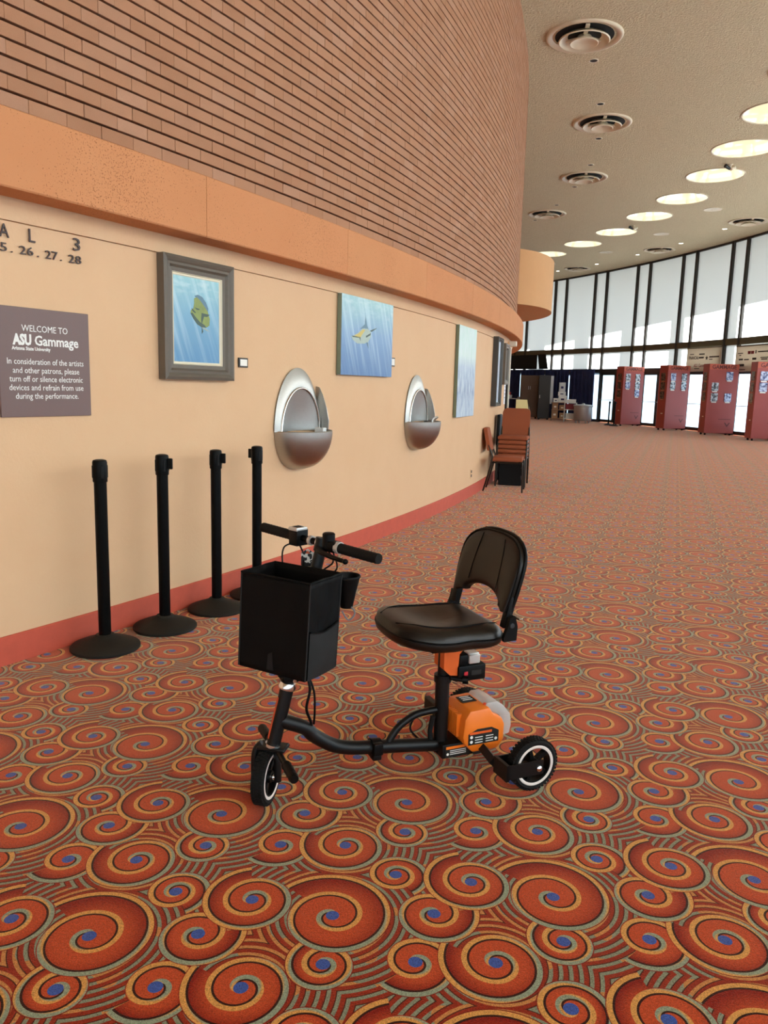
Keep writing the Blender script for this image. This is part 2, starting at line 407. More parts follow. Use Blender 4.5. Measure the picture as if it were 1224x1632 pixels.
    def obj(s, name, mat, parent=None, smooth=None, fixn=True, loc=None, rz=None):
        return link(name, s.mesh(name, mat, smooth, fixn), parent, loc, rz)
def link(name, me, parent=None, loc=None, rz=None):
    o = bpy.data.objects.new(name, me); col.objects.link(o)
    if parent is not None: o.parent = parent
    if loc is not None: o.location = loc
    if rz is not None: o.rotation_euler = (0, 0, rz)
    return o
def tag(o, label=None, cat=None, group=None, kind=None):
    for k, v in (('label', label), ('category', cat), ('group', group), ('kind', kind)):
        if v: o[k] = v
    return o
def thing(name, label, cat, loc=(0, 0, 0), rz=0.0, group=None, kind=None):
    return tag(link(name, None, None, loc, rz), label, cat, group, kind)
def copy_tree(o, parent=None):
    c = o.copy(); col.objects.link(c)
    if parent is not None: c.parent = parent
    for ch in [x for x in KIDS.get(o.name, [])]: copy_tree(ch, c)
    return c
KIDS = {}
def note_tree(root):
    """remember children once so that copying a thing stays cheap"""
    for ch in root.children:
        KIDS.setdefault(root.name, []).append(ch); note_tree(ch)
def text_mesh(body, size, mat, extrude=0.001, bold=0.0, align='CENTER', shear=0.0, sx=1.0):
    cu = bpy.data.curves.new('lettering', 'FONT'); cu.body = body; cu.size = size; cu.extrude = extrude; cu.offset = bold
    cu.align_x = align; cu.resolution_u = 2; cu.shear = shear
    o = bpy.data.objects.new('lettering', cu); col.objects.link(o)
    bpy.context.view_layer.update()
    me = bpy.data.meshes.new_from_object(o.evaluated_get(bpy.context.evaluated_depsgraph_get()))
    bpy.data.objects.remove(o); bpy.data.curves.remove(cu)
    me.transform(Matrix.Rotation(PI / 2, 4, 'X') @ Matrix.Diagonal((sx, 1, 1, 1)))
    me.materials.clear(); me.materials.append(mat); return me
def wall_frame(a): return rad(a + 90)      # local x along the wall to the right, y into the wall
def win_frame(a): return rad(a - 90)       # local x to the right seen from inside, y outwards

# ------------------------------------------------------------------ the setting
A0, A1 = -84.0, 42.0
def floor():
    mb = MB(); mb.arc([(31.5, 0), (34, 0), (37, 0), (40, 0), (42.3, 0)], A0, A1, 90)
    tag(mb.obj('floor', M['carpet'], fixn=False), 'rust red carpet with gold, teal and blue spiral swirls', 'carpet', kind='structure')
def ceiling():
    mb = MB(); mb.arc([(42.3, Z_CEIL), (37, Z_CEIL), (31.5, Z_CEIL)], A0, A1, 90)
    tag(mb.obj('ceiling', M['ceiling'], fixn=False), 'flat beige stucco ceiling with round lights and vents', 'ceiling', kind='structure')
    mb = MB(); mb.arc([(30.5, 6.95), (R_WIN + 2.6, 6.95), (R_WIN + 2.6, 7.3), (30.5, 7.3)], A0, A1, 60, closed=True)
    tag(mb.obj('roof_slab', M['concrete']), 'pale concrete roof slab overhanging the tall windows', 'roof', kind='structure')
    mb = MB(); mb.arc([(R_WIN + 0.15, -0.03), (62, -0.03)], A0, A1, 40)
    tag(mb.obj('ground_terrace', M['lawn'], fixn=False), 'dark lawn outside the lobby windows', 'lawn', kind='structure')  # unseen ground, its dark tone chosen to limit bounced light
    for k in range(-24, 6):
        a = 16.8 + 3.98 * k
        mb = MB(); mb.box((-0.16, -0.3, -0.03), (0.16, 0.3, 6.95))
        tag(mb.obj('terrace_column', M['concrete'], None, loc=pol(R_WIN + 2.3, a), rz=win_frame(a)), 'slim concrete column on the terrace outside the windows', 'column', 'columns under the roof overhang', 'structure')
def walls():
    mb = MB()
    mb.arc([(R_WALL, 0), (R_WALL, 2.112), (R_WALL - 0.02, 2.1122), (R_WALL - 0.02, 2.1188), (R_WALL, 2.119), (R_WALL + 0.006, 2.16), (R_WALL + 0.03, 2.215), (R_WALL + 0.04, 2.23)], A0, A1, 240)
    tag(mb.obj('wall_left', M['plaster'], smooth=30, fixn=False), 'peach plastered curving wall under the terracotta ledge', 'wall', kind='structure')
    mb = MB(); mb.arc([(R_WALL - 0.01, 0), (R_WALL + 0.014, 0), (R_WALL + 0.014, 0.14), (R_WALL + 0.01, 0.144), (R_WALL - 0.01, 0.144)], A0, A1, 240)
    tag(mb.obj('baseboard_left', M['baseboard'], smooth=30, fixn=False), 'salmon red baseboard along the curving peach wall', 'baseboard', kind='structure')
    # ledge of precast panels
    led = thing('trim_1', 'terracotta precast ledge running round the wall below the bricks', 'ledge', pol(R_LEDGE, -30, 2.2), kind='structure')
    step = 2.82; half = step / 2 - 0.003
    mb = MB(); V = []
    n = 10
    base = -28.838 + step / 2
    k0 = int((A0 - base) / step); k1 = int((A1 - base) / step)
    me = None
    for k in range(k0, k1 + 1):
        ac = base + step * k
        if me is None:
            mb = MB()
            prof = [(31.80, 2.215), (R_LEDGE - 0.006, 2.215), (R_LEDGE, 2.222), (R_LEDGE, 2.541), (R_LEDGE - 0.006, 2.547), (31.80, 2.547)]
            vs = []; fs = []; m = len(prof)
            for i in range(n + 1):
                an = rad(-half + 2 * half * i / n)
                for (R, z) in prof: vs.append((R * math.sin(an), -(R * math.cos(an) - R_LEDGE), z))
            for i in range(n):
                for j in range(m):
                    q = (j + 1) % m; fs.append((i * m + j, (i + 1) * m + j, (i + 1) * m + q, i * m + q))
            fs.append(tuple(range(m))); fs.append(tuple(n * m + j for j in range(m - 1, -1, -1)))
            mb.add(vs, fs); me = mb.mesh('ledge_panel', M['ledge'])
        o = link('ledge_panel', me, led)
        p = pol(R_LEDGE, ac, 0) - Vector(led.location); o.location = p; o.rotation_euler = (0, 0, wall_frame(ac))
    # brick wall above
    up_ = MB(); up_.arc([(R_BRICK - 0.032, 2.5), (R_BRICK - 0.032, 6.8)], A0, A1, 160)
    w = tag(up_.obj('wall_left_upper', M['mortar'], fixn=False), 'tall curving brown brick wall with raked dark bed joints', 'wall', kind='structure')
    CH, BL = 0.0726, 0.2042
    da = math.degrees(BL / R_BRICK)
    inv = camera.matrix_world.inverted()
    items = []
    ncourse = int((Z_CEIL - 2.575) / CH) + 1
    for c in range(-1, ncourse):
        z0 = 2.5925 + c * CH
        zt = min(z0 + CH - 0.0115, Z_CEIL)
        if zt - z0 < 0.01: continue
        off = -30.662 + (da / 2 if c % 2 else 0)
        for k in range(int((-76 - off) / da), int((24 - off) / da)):
            ac = off + (k + 0.5) * da
            p = pol(R_BRICK, ac, (z0 + zt) / 2); q = inv @ p
            sz = 0.0
            if q.z < -0.3:
                x, y = 612 - F_PX * q.x / q.z, 816 + F_PX * q.y / q.z
                nrm = Vector((math.cos(rad(ac)), math.sin(rad(ac)), 0)); d = (Vector((0, 0, EYE)) - p)
                face = nrm.dot(d.normalized())
                if -10 < x < 1234 and -10 < y < 1642 and face > 0 and z0 > 2.57: sz = face / d.length_squared
            items.append((sz, ac, z0, zt))
    items.sort(key=lambda i: -i[0])
    hl = BL / 2 - 0.0011
    me = None
    for (sz, ac, z0, zt) in items[:300]:
        if me is None:
            mb = MB(); mb.box((-hl, -0.0, 0), (hl, 0.035, CH - 0.0115), 0.0018, 1); me = mb.mesh('brick', M['brick'])
        jit = random.uniform(-0.0015, 0.0015)
        o = link('brick', me, w); o.location = pol(R_BRICK + jit, ac, z0); o.rotation_euler = (0, 0, wall_frame(ac))
    vs = []; fs = []; tone = []
    for (sz, ac, z0, zt) in items[300:]:
        jit = random.uniform(-0.0015, 0.0015); o = len(vs); tn = random.random()
        ca, sa = math.cos(rad(ac)), math.sin(rad(ac)); ox = CX + (R_BRICK + jit) * ca; oy = CY + (R_BRICK + jit) * sa
        for zz in (z0, zt):
            for (x, y) in ((-hl, 0), (hl, 0), (hl, 0.035), (-hl, 0.035)):
                vs.append((ox - sa * x - ca * y, oy + ca * x - sa * y, zz)); tone.append(tn)
        fs += [(o, o + 1, o + 5, o + 4), (o + 4, o + 5, o + 6, o + 7), (o + 3, o + 2, o + 1, o), (o + 1, o + 2, o + 6, o + 5), (o + 3, o, o + 4, o + 7)]
    me = bpy.data.meshes.new('brick_courses'); me.from_pydata(vs, [], fs)
    at = me.attributes.new('tone', 'FLOAT', 'POINT'); at.data.foreach_set('value', tone)
    me.materials.append(M['brick']); o = link('brick_courses', me, w); o['kind'] = 'stuff'
    # end walls out of sight
    for nm, a in (('wall_back', A0 + 0.3), ('wall_end', A1 - 0.3)):
        mb = MB(); mb.add([pol(31.4, a, 0), pol(42.4, a, 0), pol(42.4, a, 6.9), pol(31.4, a, 6.9)], [(0, 1, 2, 3)])
        tag(mb.obj(nm, M['plaster'], fixn=False), 'plain peach cross wall closing the %s end of the lobby' % ('near' if nm == 'wall_back' else 'far'), 'wall', kind='structure')
    # rounded soffit beyond the brick drum
    e = []
    for k in range(48):
        an = 2 * PI * k / 48; e.append((2.34 + 1.75 * math.cos(an), 20.7 + 3.0 * math.sin(an)))
    mb = MB(); mb.prism(e, 3.27, 4.45, 'Z')
    tag(mb.obj('trim_2', M['drum'], smooth=40), 'orange rounded balcony front beyond the brick wall', 'balcony', kind='structure')
    # pale door edge where the wall ends
    d = thing('door_1', 'white door edge with dark gap at the far end of the peach wall', 'door', pol(R_WALL, -12.2), wall_frame(-12.2), kind='structure')
    mb = MB(); mb.box((0.06, -0.05, 0.0), (0.20, 0.02, 2.09)); mb.obj('door_frame', M['cream'], d)
    mb = MB(); mb.box((-0.08, -0.03, 0.0), (0.06, 0.02, 2.09)); mb.obj('door_gap', M['dark'], d)  # solid dark strip painted in for the shade of the gap

ORD = ['first', 'second', 'third', 'fourth', 'fifth', 'sixth', 'seventh', 'eighth', 'ninth', 'tenth', 'eleventh', 'twelfth', 'thirteenth']
PER, M1, GAP = 3.98, 11.44, 1.10
def windows():
    """one bay repeats: a wide light and a narrow light between dark mullions"""
    w_n = R_WIN * rad(GAP); w_w = R_WIN * rad(PER - GAP)
    ZT0, ZT1, ZD0, ZD1, ZTOP = 3.13, 3.36, 2.22, 2.40, 6.66
    def quad(x0, x1, z0, z1, y): return [(x0, y, z0), (x1, y, z0), (x1, y, z1), (x0, y, z1)], [(0, 1, 2, 3)]
    proto = {}
    def part(key, name, mat, build):
        if key not in proto:
            mb = MB(); build(mb); proto[key] = mb.mesh(name, mat)
        return proto[key]
    idx = 0; dn = 1
    ks = [k for k in range(-25, 9) if A0 + 3 < M1 + PER * k < A1 - 3]
    for k in ks:
        for kind in ('narrow', 'wide'):
            W = w_n if kind == 'narrow' else w_w
            hi = M1 + PER * k; lo = hi - GAP
            ac = (hi + lo) / 2 if kind == 'narrow' else (lo + lo - (PER - GAP)) / 2
            idx += 1
            vis = 8 < ac < 31
            seq = round((31.2 - ac) / (PER / 2)); word = ORD[max(0, min(seq, 12))]
            o = thing('window_%d' % idx, ('%s tall window bay with white blind, %s from the brick edge' % (kind, word)) if vis else '%s window bay outside the picture, along the same glazed wall' % kind, 'window', pol(R_WIN, ac), win_frame(ac), None if vis else 'window bays outside the picture', 'structure')
            h = W / 2 - 0.055
            rows = (('upper', ZT1, ZTOP), ('middle', ZD1, ZT0))
            me = part('mul', 'mullion', M['mullion'], lambda mb: mb.box((-0.055, -0.09, 0), (0.055, 0.07, Z_CEIL)))
            q = link('mullion', me, o); q.location = (-W / 2, 0, 0)
            me = part('tr' + kind, 'transom', M['transom'], lambda mb: mb.box((-W / 2, -0.07, ZT0), (W / 2, 0.06, ZT1)))
            link('transom', me, o)
            me = part('dh' + kind, 'door_head', M['mullion'], lambda mb: mb.box((-W / 2, -0.07, ZD0), (W / 2, 0.06, ZD1)))
            link('door_head', me, o)
            me = part('hd' + kind, 'window_head', M['mullion'], lambda mb: mb.box((-W / 2, -0.08, ZTOP), (W / 2, 0.06, Z_CEIL)))
            link('window_head', me, o)
            for nm, z0, z1 in rows:
                me = part('pane' + kind + nm, 'pane', M['glass'], lambda mb: mb.box((-h, 0.025, z0), (h, 0.033, z1)))
                link('pane', me, o)
                me = part('bl' + kind + nm, 'roller_blind', M['blind'], lambda mb: mb.add(*quad(-h, h, z0, z1, 0.0)))
                link('roller_blind', me, o)
            if kind == 'narrow':
                me = part('plow', 'pane', M['glass'], lambda mb: mb.box((-h, 0.025, 0.12), (h, 0.033, ZD0)))
                link('pane', me, o)
                me = part('flow', 'frosted_film', M['film'], lambda mb: mb.add(*quad(-h, h, 0.12, ZD0, 0.0)))
                link('frosted_film', me, o)
                me = part('slow', 'bottom_rail', M['mullion'], lambda mb: mb.box((-W / 2, -0.05, 0), (W / 2, 0.06, 0.12)))
                link('bottom_rail', me, o)
            else:
                d = thing('door_%d' % (dn + 1), ('pair of frosted glass lobby doors under the window bay %s from the brick edge' % word) if vis else 'pair of frosted glass lobby doors outside the picture', 'door', pol(R_WIN, ac), win_frame(ac), None if vis else 'lobby doors outside the picture', 'structure'); dn += 1
                for s in (-1, 1):
                    x0, x1 = sorted((s * 0.008, s * (W / 2 - 0.055)))
                    def leaf(mb):
                        st = 0.075
                        mb.box((x0, -0.03, 0.01), (x0 + st, 0.03, ZD0)); mb.box((x1 - st, -0.03, 0.01), (x1, 0.03, ZD0))
                        mb.box((x0 + st, -0.03, 0.01), (x1 - st, 0.03, 0.14)); mb.box((x0 + st, -0.03, ZD0 - 0.08), (x1 - st, 0.03, ZD0))
                    lf = link('door_leaf', part('leaf%d' % s, 'door_leaf', M['mullion'], leaf), d)
                    link('pane', part('lp%d' % s, 'pane', M['glass'], lambda mb: mb.box((x0 + 0.075, 0.012, 0.14), (x1 - 0.075, 0.02, ZD0 - 0.08))), lf)
                    link('frosted_film', part('lf%d' % s, 'frosted_film', M['film'], lambda mb: mb.add(*quad(x0 + 0.075, x1 - 0.075, 0.14, ZD0 - 0.08, 0.0))), lf)
                    link('push_bar', part('pb%d' % s, 'push_bar', M['alu'], lambda mb: mb.tube([(x0 + 0.04, -0.03, 1.02), (x0 + 0.06, -0.09, 1.02), (x1 - 0.06, -0.09, 1.02), (x1 - 0.04, -0.03, 1.02)], 0.014, 8)), lf)
floor(); ceiling(); walls(); windows()
# ------------------------------------------------------------------ stanchions
def stanchion_parts(o, tab):
    mb = MB(); mb.lathe([(0, 0), (0.172, 0), (0.178, 0.006), (0.178, 0.016), (0.172, 0.022), (0.13, 0.040), (0.085, 0.056), (0.052, 0.070), (0.046, 0.078), (0.036, 0.080), (0, 0.080)], 40)
    mb.obj('base', M['stbase'], o, 40)
    mb = MB(); mb.lathe([(0, 0.078), (0.0315, 0.078), (0.0315, 0.90), (0, 0.90)], 24); mb.obj('post', M['black'], o, 40)
    mb = MB(); mb.lathe([(0, 0.885), (0.036, 0.885), (0.0365, 0.89), (0.0365, 0.985), (0.033, 0.995), (0.02, 0.999), (0, 1.0)], 28); c = mb.obj('belt_head', M['black'], o, 40)
    for s in (0, 1, 2, 3):
        an = PI / 4 + s * PI / 2
        mb = MB(); mb.box((0.030, -0.007, 0.905), (0.039, 0.007, 0.97), 0.002, 1, Matrix.Rotation(an, 4, 'Z')); mb.obj('belt_slot', M['blackplastic'], c)
    if tab is not None:
        mb = MB(); mb.box((0.03, -0.006, 0.918), (0.064, 0.006, 0.978), 0.003, 1, Matrix.Rotation(tab, 4, 'Z')); mb.obj('belt_end', M['blackplastic'], o)
def stanchions():
    lab = ['black belt stanchion with a plain head, leftmost of the four along the peach wall',
           'black belt stanchion with belt end facing right, second from the left of four',
           'black belt stanchion third from the left, base half clear of the scooter bag',
           'black belt stanchion right behind the scooter bag, belt end facing left']
    for i, (a, tb) in enumerate(((-30.256, None), (-29.50, -0.05), (-28.715, -0.05), (-28.0, PI - 0.2))):
        p = pol(R_WALL + 0.197, a)
        o = thing('belt_stanchion', lab[i], 'stanchion', p, rad(-10), 'black belt stanchions by the wall')
        stanchion_parts(o, tb)
    for (x, y), l in (((9.31, 32.86), 'distant black belt stanchion on the carpet just left of the first kiosk'), ((9.35, 32.2), 'distant black belt stanchion close against the left side of the first kiosk')):
        o = thing('belt_stanchion', l, 'stanchion', (x, y, 0), 0, 'far stanchions by the kiosks'); stanchion_parts(o, 0.3)
stanchions()

# ------------------------------------------------------------------ wall sign, lettering and pictures
def on_wall(name, label, cat, a, z, out=0.0, group=None):
    return thing(name, label, cat, pol(R_WALL + out, a, z), wall_frame(a), group)
def sign():
    a = -30.515; o = on_wall('welcome_sign', 'mauve welcome sign with white lettering on the peach wall', 'sign', a, 1.211)
    w, h = 0.509, 0.519
    mb = MB(); mb.box((-w / 2, -0.012, 0), (w / 2, 0.004, h), 0.0015, 1); mb.obj('panel', M['sign'], o)
    def ln(body, zc, width, size, bold=0.0, x=None):
        me = text_mesh(body, size, M['white'], 0.0006, bold)
        xs = [v.co.x for v in me.vertices]; wd = max(xs) - min(xs); mid = (max(xs) + min(xs)) / 2
        s = width / wd
        me.transform(Matrix.Diagonal((s, 1, 1, 1)) @ Matrix.Translation((-mid, 0, 0)))
        q = link('lettering', me, o); q.location = (x or 0, -0.0128, zc - 1.211)
    ln('WELCOME TO', 1.619, 0.256, 0.044, 0, -0.003)
    ln('ASU', 1.556, 0.100, 0.068, 0.0035, -0.131); ln('Gammage', 1.556, 0.250, 0.066, 0.0014, 0.062)
    ln('Arizona State University', 1.530, 0.209, 0.0235, 0.0006, -0.082)
    for b, z, wd in (('In consideration of the artists', 1.463, 0.428), ('and other patrons, please', 1.421, 0.373), ('turn off or silence electronic', 1.380, 0.412), ('devices and refrain from use', 1.339, 0.417), ('during the performance.', 1.298, 0.354)):
        ln(b, z, wd, 0.041)
sign()
def portal_letters():
    a = -30.5; o = on_wall('portal_lettering', 'raised bronze letters and seat numbers above the welcome sign', 'lettering', a, 2.0)
    def ch(body, ang, z, size, w):
        me = text_mesh(body, size, M['letter'], 0.003, 0.0)
        xs = [v.co.x for v in me.vertices]; mid = (max(xs) + min(xs)) / 2; s = w / (max(xs) - min(xs))
        me.transform(Matrix.Diagonal((s, 1, 1, 1)) @ Matrix.Translation((-mid, 0, 0)))
        p = pol(R_WALL, ang, 0) - pol(R_WALL, a, 0); R = Matrix.Rotation(-wall_frame(a), 3, 'Z'); p = R @ p
        q = link('letter', me, o); q.location = (p.x, p.y - 0.009, z - 2.0)
    ch('A', -30.862, 2.037, 0.088, 0.048); ch('L', -30.605, 2.037, 0.088, 0.033); ch('3', -30.155, 2.037, 0.088, 0.042)
    for b, ang, w in (('5', -30.873, 0.032), ('.', -30.80, 0.009), ('26', -30.664, 0.072), ('.', -30.555, 0.009), ('27', -30.42, 0.068), ('.', -30.325, 0.009), ('28', -30.178, 0.074)):
        ch(b, ang, 1.974, 0.056, w)
portal_letters()

def water_mat(name, top, mid, bot, deep_rays=0.5, white=(200, 226, 234), scale=1.0, seed=0.0):
    t = NT(name); sep = t.n('ShaderNodeSeparateXYZ'); v = t.coord(); t.l(v, sep.inputs[0])
    x, z = sep.outputs[0], sep.outputs[2]
    zn = t.math('DIVIDE', z, scale)
    wob = t.noise(3.2, 3, 0.6, v)
    base = t.ramp(t.math('ADD', zn, t.math('MULTIPLY_ADD', wob, 0.24, -0.12)), [(0.0, srgb(*bot)), (0.55, srgb(*mid)), (0.95, srgb(*top))])
    # slanting shafts of light
    xs = t.math('ADD', t.math('MULTIPLY', x, 13.0), t.math('MULTIPLY', z, 5.2))
    cv = t.n('ShaderNodeCombineXYZ'); t.l(xs, cv.inputs[0]); t.l(t.math('MULTIPLY', z, 0.7), cv.inputs[1]); cv.inputs[2].default_value = seed
    ray = t.noise(1.6, 3, 0.55, cv.outputs[0])
    rm = t.math('MULTIPLY', t.math('MULTIPLY_ADD', ray, 5.0, -2.35, clamp=True), t.math('MULTIPLY_ADD', zn, 0.6, 0.22, clamp=True))
    c = t.mix(t.math('MULTIPLY', rm, deep_rays), base, srgb(*white))
    cv2 = t.n('ShaderNodeCombineXYZ'); t.l(t.math('MULTIPLY', x, 9), cv2.inputs[0]); t.l(t.math('MULTIPLY', z, 30), cv2.inputs[1]); cv2.inputs[2].default_value = seed
    rip = t.math('MULTIPLY', t.math('MULTIPLY_ADD', t.noise(1.0, 3, 0.5, cv2.outputs[0]), 5, -2.4, clamp=True), t.math('MULTIPLY_ADD', zn, 4, -2.8, clamp=True))
    c = t.mix(t.math('MULTIPLY', rip, 0.55), c, srgb(216, 234, 238))
    return t.bsdf(c, 0.5, 0, 0.3)
def flat(o, name, pts, mat, y, t=0.0006):
    mb = MB(); mb.prism(pts, y - t, y, 'Y'); return mb.obj(name, mat, o)
def frame_ring(mb, w, h, t, d0, d1, z0=0.0):
    """mitred picture moulding between the outer and an inner rectangle; d = how far it stands off the wall"""
    def rect(i, d): return [(-w / 2 + i, -d, z0 + i), (w / 2 - i, -d, z0 + i), (w / 2 - i, -d, z0 + h - i), (-w / 2 + i, -d, z0 + h - i)]
    prof = [(0, 0), (0, d0), (t * 0.2, d0 + 0.006), (t * 0.34, d0), (t * 0.44, d0 - 0.006), (t * 0.6, d0 - 0.004), (t * 0.75, d1 + 0.004), (t, d1), (t, 0)]
    vs = []; fs = []
    for (i, d) in prof: vs += rect(i, d)
    for k in range(len(prof) - 1):
        for j in range(4):
            q = (j + 1) % 4; fs.append((k * 4 + j, k * 4 + q, (k + 1) * 4 + q, (k + 1) * 4 + j))
    mb.add(vs, fs)
def pictures():
    G1, G2, G3 = plain('fish_green', (134, 150, 78), 0.5, var=0.35, scale=22), plain('fish_dark', (64, 84, 72), 0.5, var=0.2, scale=40), plain('fish_yellow', (226, 208, 70), 0.5)
    GB, GP, GW = plain('fin_blue', (92, 128, 150), 0.5, var=0.1, scale=40), plain('fish_pale', (168, 186, 176), 0.5, var=0.1, scale=40), plain('fish_gold', (206, 184, 92), 0.5)
    # framed painting with a green fish
    o = on_wall('framed_painting', 'taupe framed painting of a green fish in blue water', 'painting', -28.63, 1.41)
    W, Hh = 0.610, 0.705
    mb = MB(); frame_ring(mb, W, Hh, 0.088, 0.052, 0.03); mb.obj('frame', M['frame1'], o)
    mb = MB(); frame_ring(mb, W - 0.172, Hh - 0.172, 0.020, 0.026, 0.02, 0.086); mb.obj('liner', M['linen'], o)
    wm = water_mat('blue_water_paint', (156, 204, 214), (128, 176, 206), (98, 148, 190), 0.95, scale=0.5)
    w2, h2 = W - 0.208, Hh - 0.208
    mb = MB(); mb.box((-w2 / 2, -0.018, 0), (w2 / 2, 0.0, h2)); c = mb.obj('canvas', wm, o); c.location = (0, 0, 0.104)
    y = -0.0182
    X = lambda u, v: ((u - 0.5) * w2, v * h2)
    P = lambda L: [X(*q) for q in L]
    flat(c, 'dorsal_fin', P([(0.45, 0.79), (0.52, 0.81), (0.62, 0.79), (0.70, 0.73), (0.75, 0.66), (0.74, 0.62), (0.66, 0.66), (0.56, 0.73)]), GB, y)
    flat(c, 'fish_body', P([(0.44, 0.76), (0.50, 0.78), (0.58, 0.74), (0.68, 0.67), (0.74, 0.62), (0.78, 0.54), (0.77, 0.46), (0.70, 0.43), (0.60, 0.43), (0.50, 0.46), (0.42, 0.52), (0.36, 0.58), (0.37, 0.62), (0.42, 0.64), (0.44, 0.70)]), G1, y - 0.0004)
    flat(c, 'belly', P([(0.36, 0.58), (0.42, 0.52), (0.50, 0.46), (0.60, 0.43), (0.70, 0.43), (0.66, 0.46), (0.56, 0.49), (0.47, 0.54), (0.40, 0.59)]), G2, y - 0.0008)
    flat(c, 'mouth', P([(0.38, 0.645), (0.47, 0.60), (0.46, 0.585), (0.40, 0.61)]), G2, y - 0.0008)
    flat(c, 'gill', P([(0.45, 0.655), (0.55, 0.645), (0.55, 0.63), (0.49, 0.63)]), G2, y - 0.0008)
    flat(c, 'side_fin', P([(0.60, 0.60), (0.78, 0.59), (0.72, 0.56), (0.65, 0.56), (0.60, 0.46), (0.585, 0.52)]), G2, y - 0.0008)
    flat(c, 'tail', P([(0.60, 0.43), (0.70, 0.40), (0.79, 0.385), (0.72, 0.40), (0.64, 0.425)]), G3, y - 0.0008)
    flat(c, 'lower_fin', P([(0.60, 0.44), (0.63, 0.38), (0.60, 0.35), (0.60, 0.39)]), G2, y - 0.0008)
    # unframed canvas with a marlin-like fish
    o = on_wall('canvas_painting', 'unframed square blue canvas of a pale leaping fish between the fountains', 'painting', -24.77, 1.483)
    W, Hh = 0.975, 0.632
    wm = water_mat('blue_water_paint_two', (166, 208, 214), (130, 164, 202), (92, 128, 176), 0.95, scale=0.632, seed=3.1)
    mb = MB(); mb.box((-W / 2, -0.042, 0), (W / 2, -0.002, Hh), 0.002, 1); c = mb.obj('canvas', wm, o)
    mb = MB(); mb.box((-W / 2 + 0.001, -0.040, 0.002), (-W / 2 - 0.0012, -0.003, Hh - 0.002)); mb.obj('canvas_edge', plain('grey_green_edge', (120, 132, 112), 0.6), o)
    y = -0.0422; X = lambda u, v: ((u - 0.5) * W, v * Hh); P = lambda L: [X(*q) for q in L]
    flat(c, 'dorsal_fin', P([(0.33, 0.60), (0.42, 0.62), (0.50, 0.60), (0.46, 0.66), (0.43, 0.78), (0.42, 0.67), (0.38, 0.64)]), GB, y)
    flat(c, 'fish_body', P([(0.20, 0.50), (0.30, 0.55), (0.38, 0.61), (0.47, 0.62), (0.54, 0.58), (0.54, 0.52), (0.49, 0.45), (0.42, 0.42), (0.28, 0.41), (0.20, 0.45), (0.17, 0.49)]), GP, y - 0.0004)
    flat(c, 'back', P([(0.22, 0.50), (0.30, 0.54), (0.38, 0.60), (0.43, 0.60), (0.36, 0.52), (0.34, 0.49)]), GW, y - 0.0008)
    flat(c, 'mouth', P([(0.18, 0.50), (0.34, 0.50), (0.34, 0.44), (0.32, 0.485), (0.2, 0.485)]), G2, y - 0.0008)
    flat(c, 'bill', P([(0.52, 0.60), (0.64, 0.635), (0.66, 0.65), (0.55, 0.585)]), G2, y - 0.0008)
    flat(c, 'side_fin', P([(0.44, 0.52), (0.54, 0.57), (0.53, 0.54), (0.45, 0.50)]), G2, y - 0.0008)
    flat(c, 'lower_fin', P([(0.45, 0.44), (0.50, 0.36), (0.49, 0.44)]), GB, y - 0.0008)
    # tall pale canvas
    o = on_wall('canvas_painting', 'tall narrow pale canvas of falling water past the second fountain', 'painting', -19.44, 1.060)
    W, Hh = 0.870, 1.055
    t = NT('falls_paint'); v = t.coord(); sep = t.n('ShaderNodeSeparateXYZ'); t.l(v, sep.inputs[0]); z = t.math('DIVIDE', sep.outputs[2], Hh)
    cv = t.n('ShaderNodeCombineXYZ'); t.l(t.math('MULTIPLY', sep.outputs[0], 11), cv.inputs[0]); t.l(t.math('MULTIPLY', z, 4), cv.inputs[1])
    n = t.noise(1.2, 4, 0.6, cv.outputs[0])
    base = t.ramp(z, [(0.0, srgb(150, 174, 202)), (0.28, srgb(120, 140, 178)), (0.55, srgb(150, 172, 200)), (0.68, srgb(196, 220, 214)), (1.0, srgb(190, 222, 214))])
    c = t.mix(t.math('MULTIPLY_ADD', n, 2.2, -0.75, clamp=True), base, srgb(216, 228, 232))
    mb = MB(); mb.box((-W / 2, -0.042, 0), (W / 2, -0.002, Hh), 0.002, 1); mb.obj('canvas', t.bsdf(c, 0.5), o)
    mb = MB(); mb.box((-W / 2 + 0.001, -0.040, 0.002), (-W / 2 - 0.0012, -0.003, Hh - 0.002)); mb.obj('canvas_edge', plain('sage_edge', (112, 122, 98), 0.6), o)
    # two far framed pictures
    o = on_wall('framed_painting', 'tall picture in a deep charcoal frame near the far end of the wall', 'painting', -15.55, 1.150)
    mb = MB(); frame_ring(mb, 0.56, 0.985, 0.055, 0.075, 0.05); mb.obj('frame', M['frame2'], o)
    mb = MB(); mb.box((-0.23, -0.04, 0.05), (0.23, 0.0, 0.935)); mb.obj('canvas', plain('silver_blue_paint', (196, 208, 224), 0.3, var=0.25, scale=3), o)
    o = on_wall('framed_painting', 'brown moulded frame farthest along the peach wall', 'painting', -13.75, 1.47)
    mb = MB(); frame_ring(mb, 0.60, 0.63, 0.11, 0.07, 0.03); mb.obj('frame', M['frame1'], o)
    mb = MB(); mb.box((-0.2, -0.02, 0.10), (0.2, 0.0, 0.53)); mb.obj('canvas', plain('muted_paint', (150, 150, 140), 0.4, var=0.3, scale=5), o)
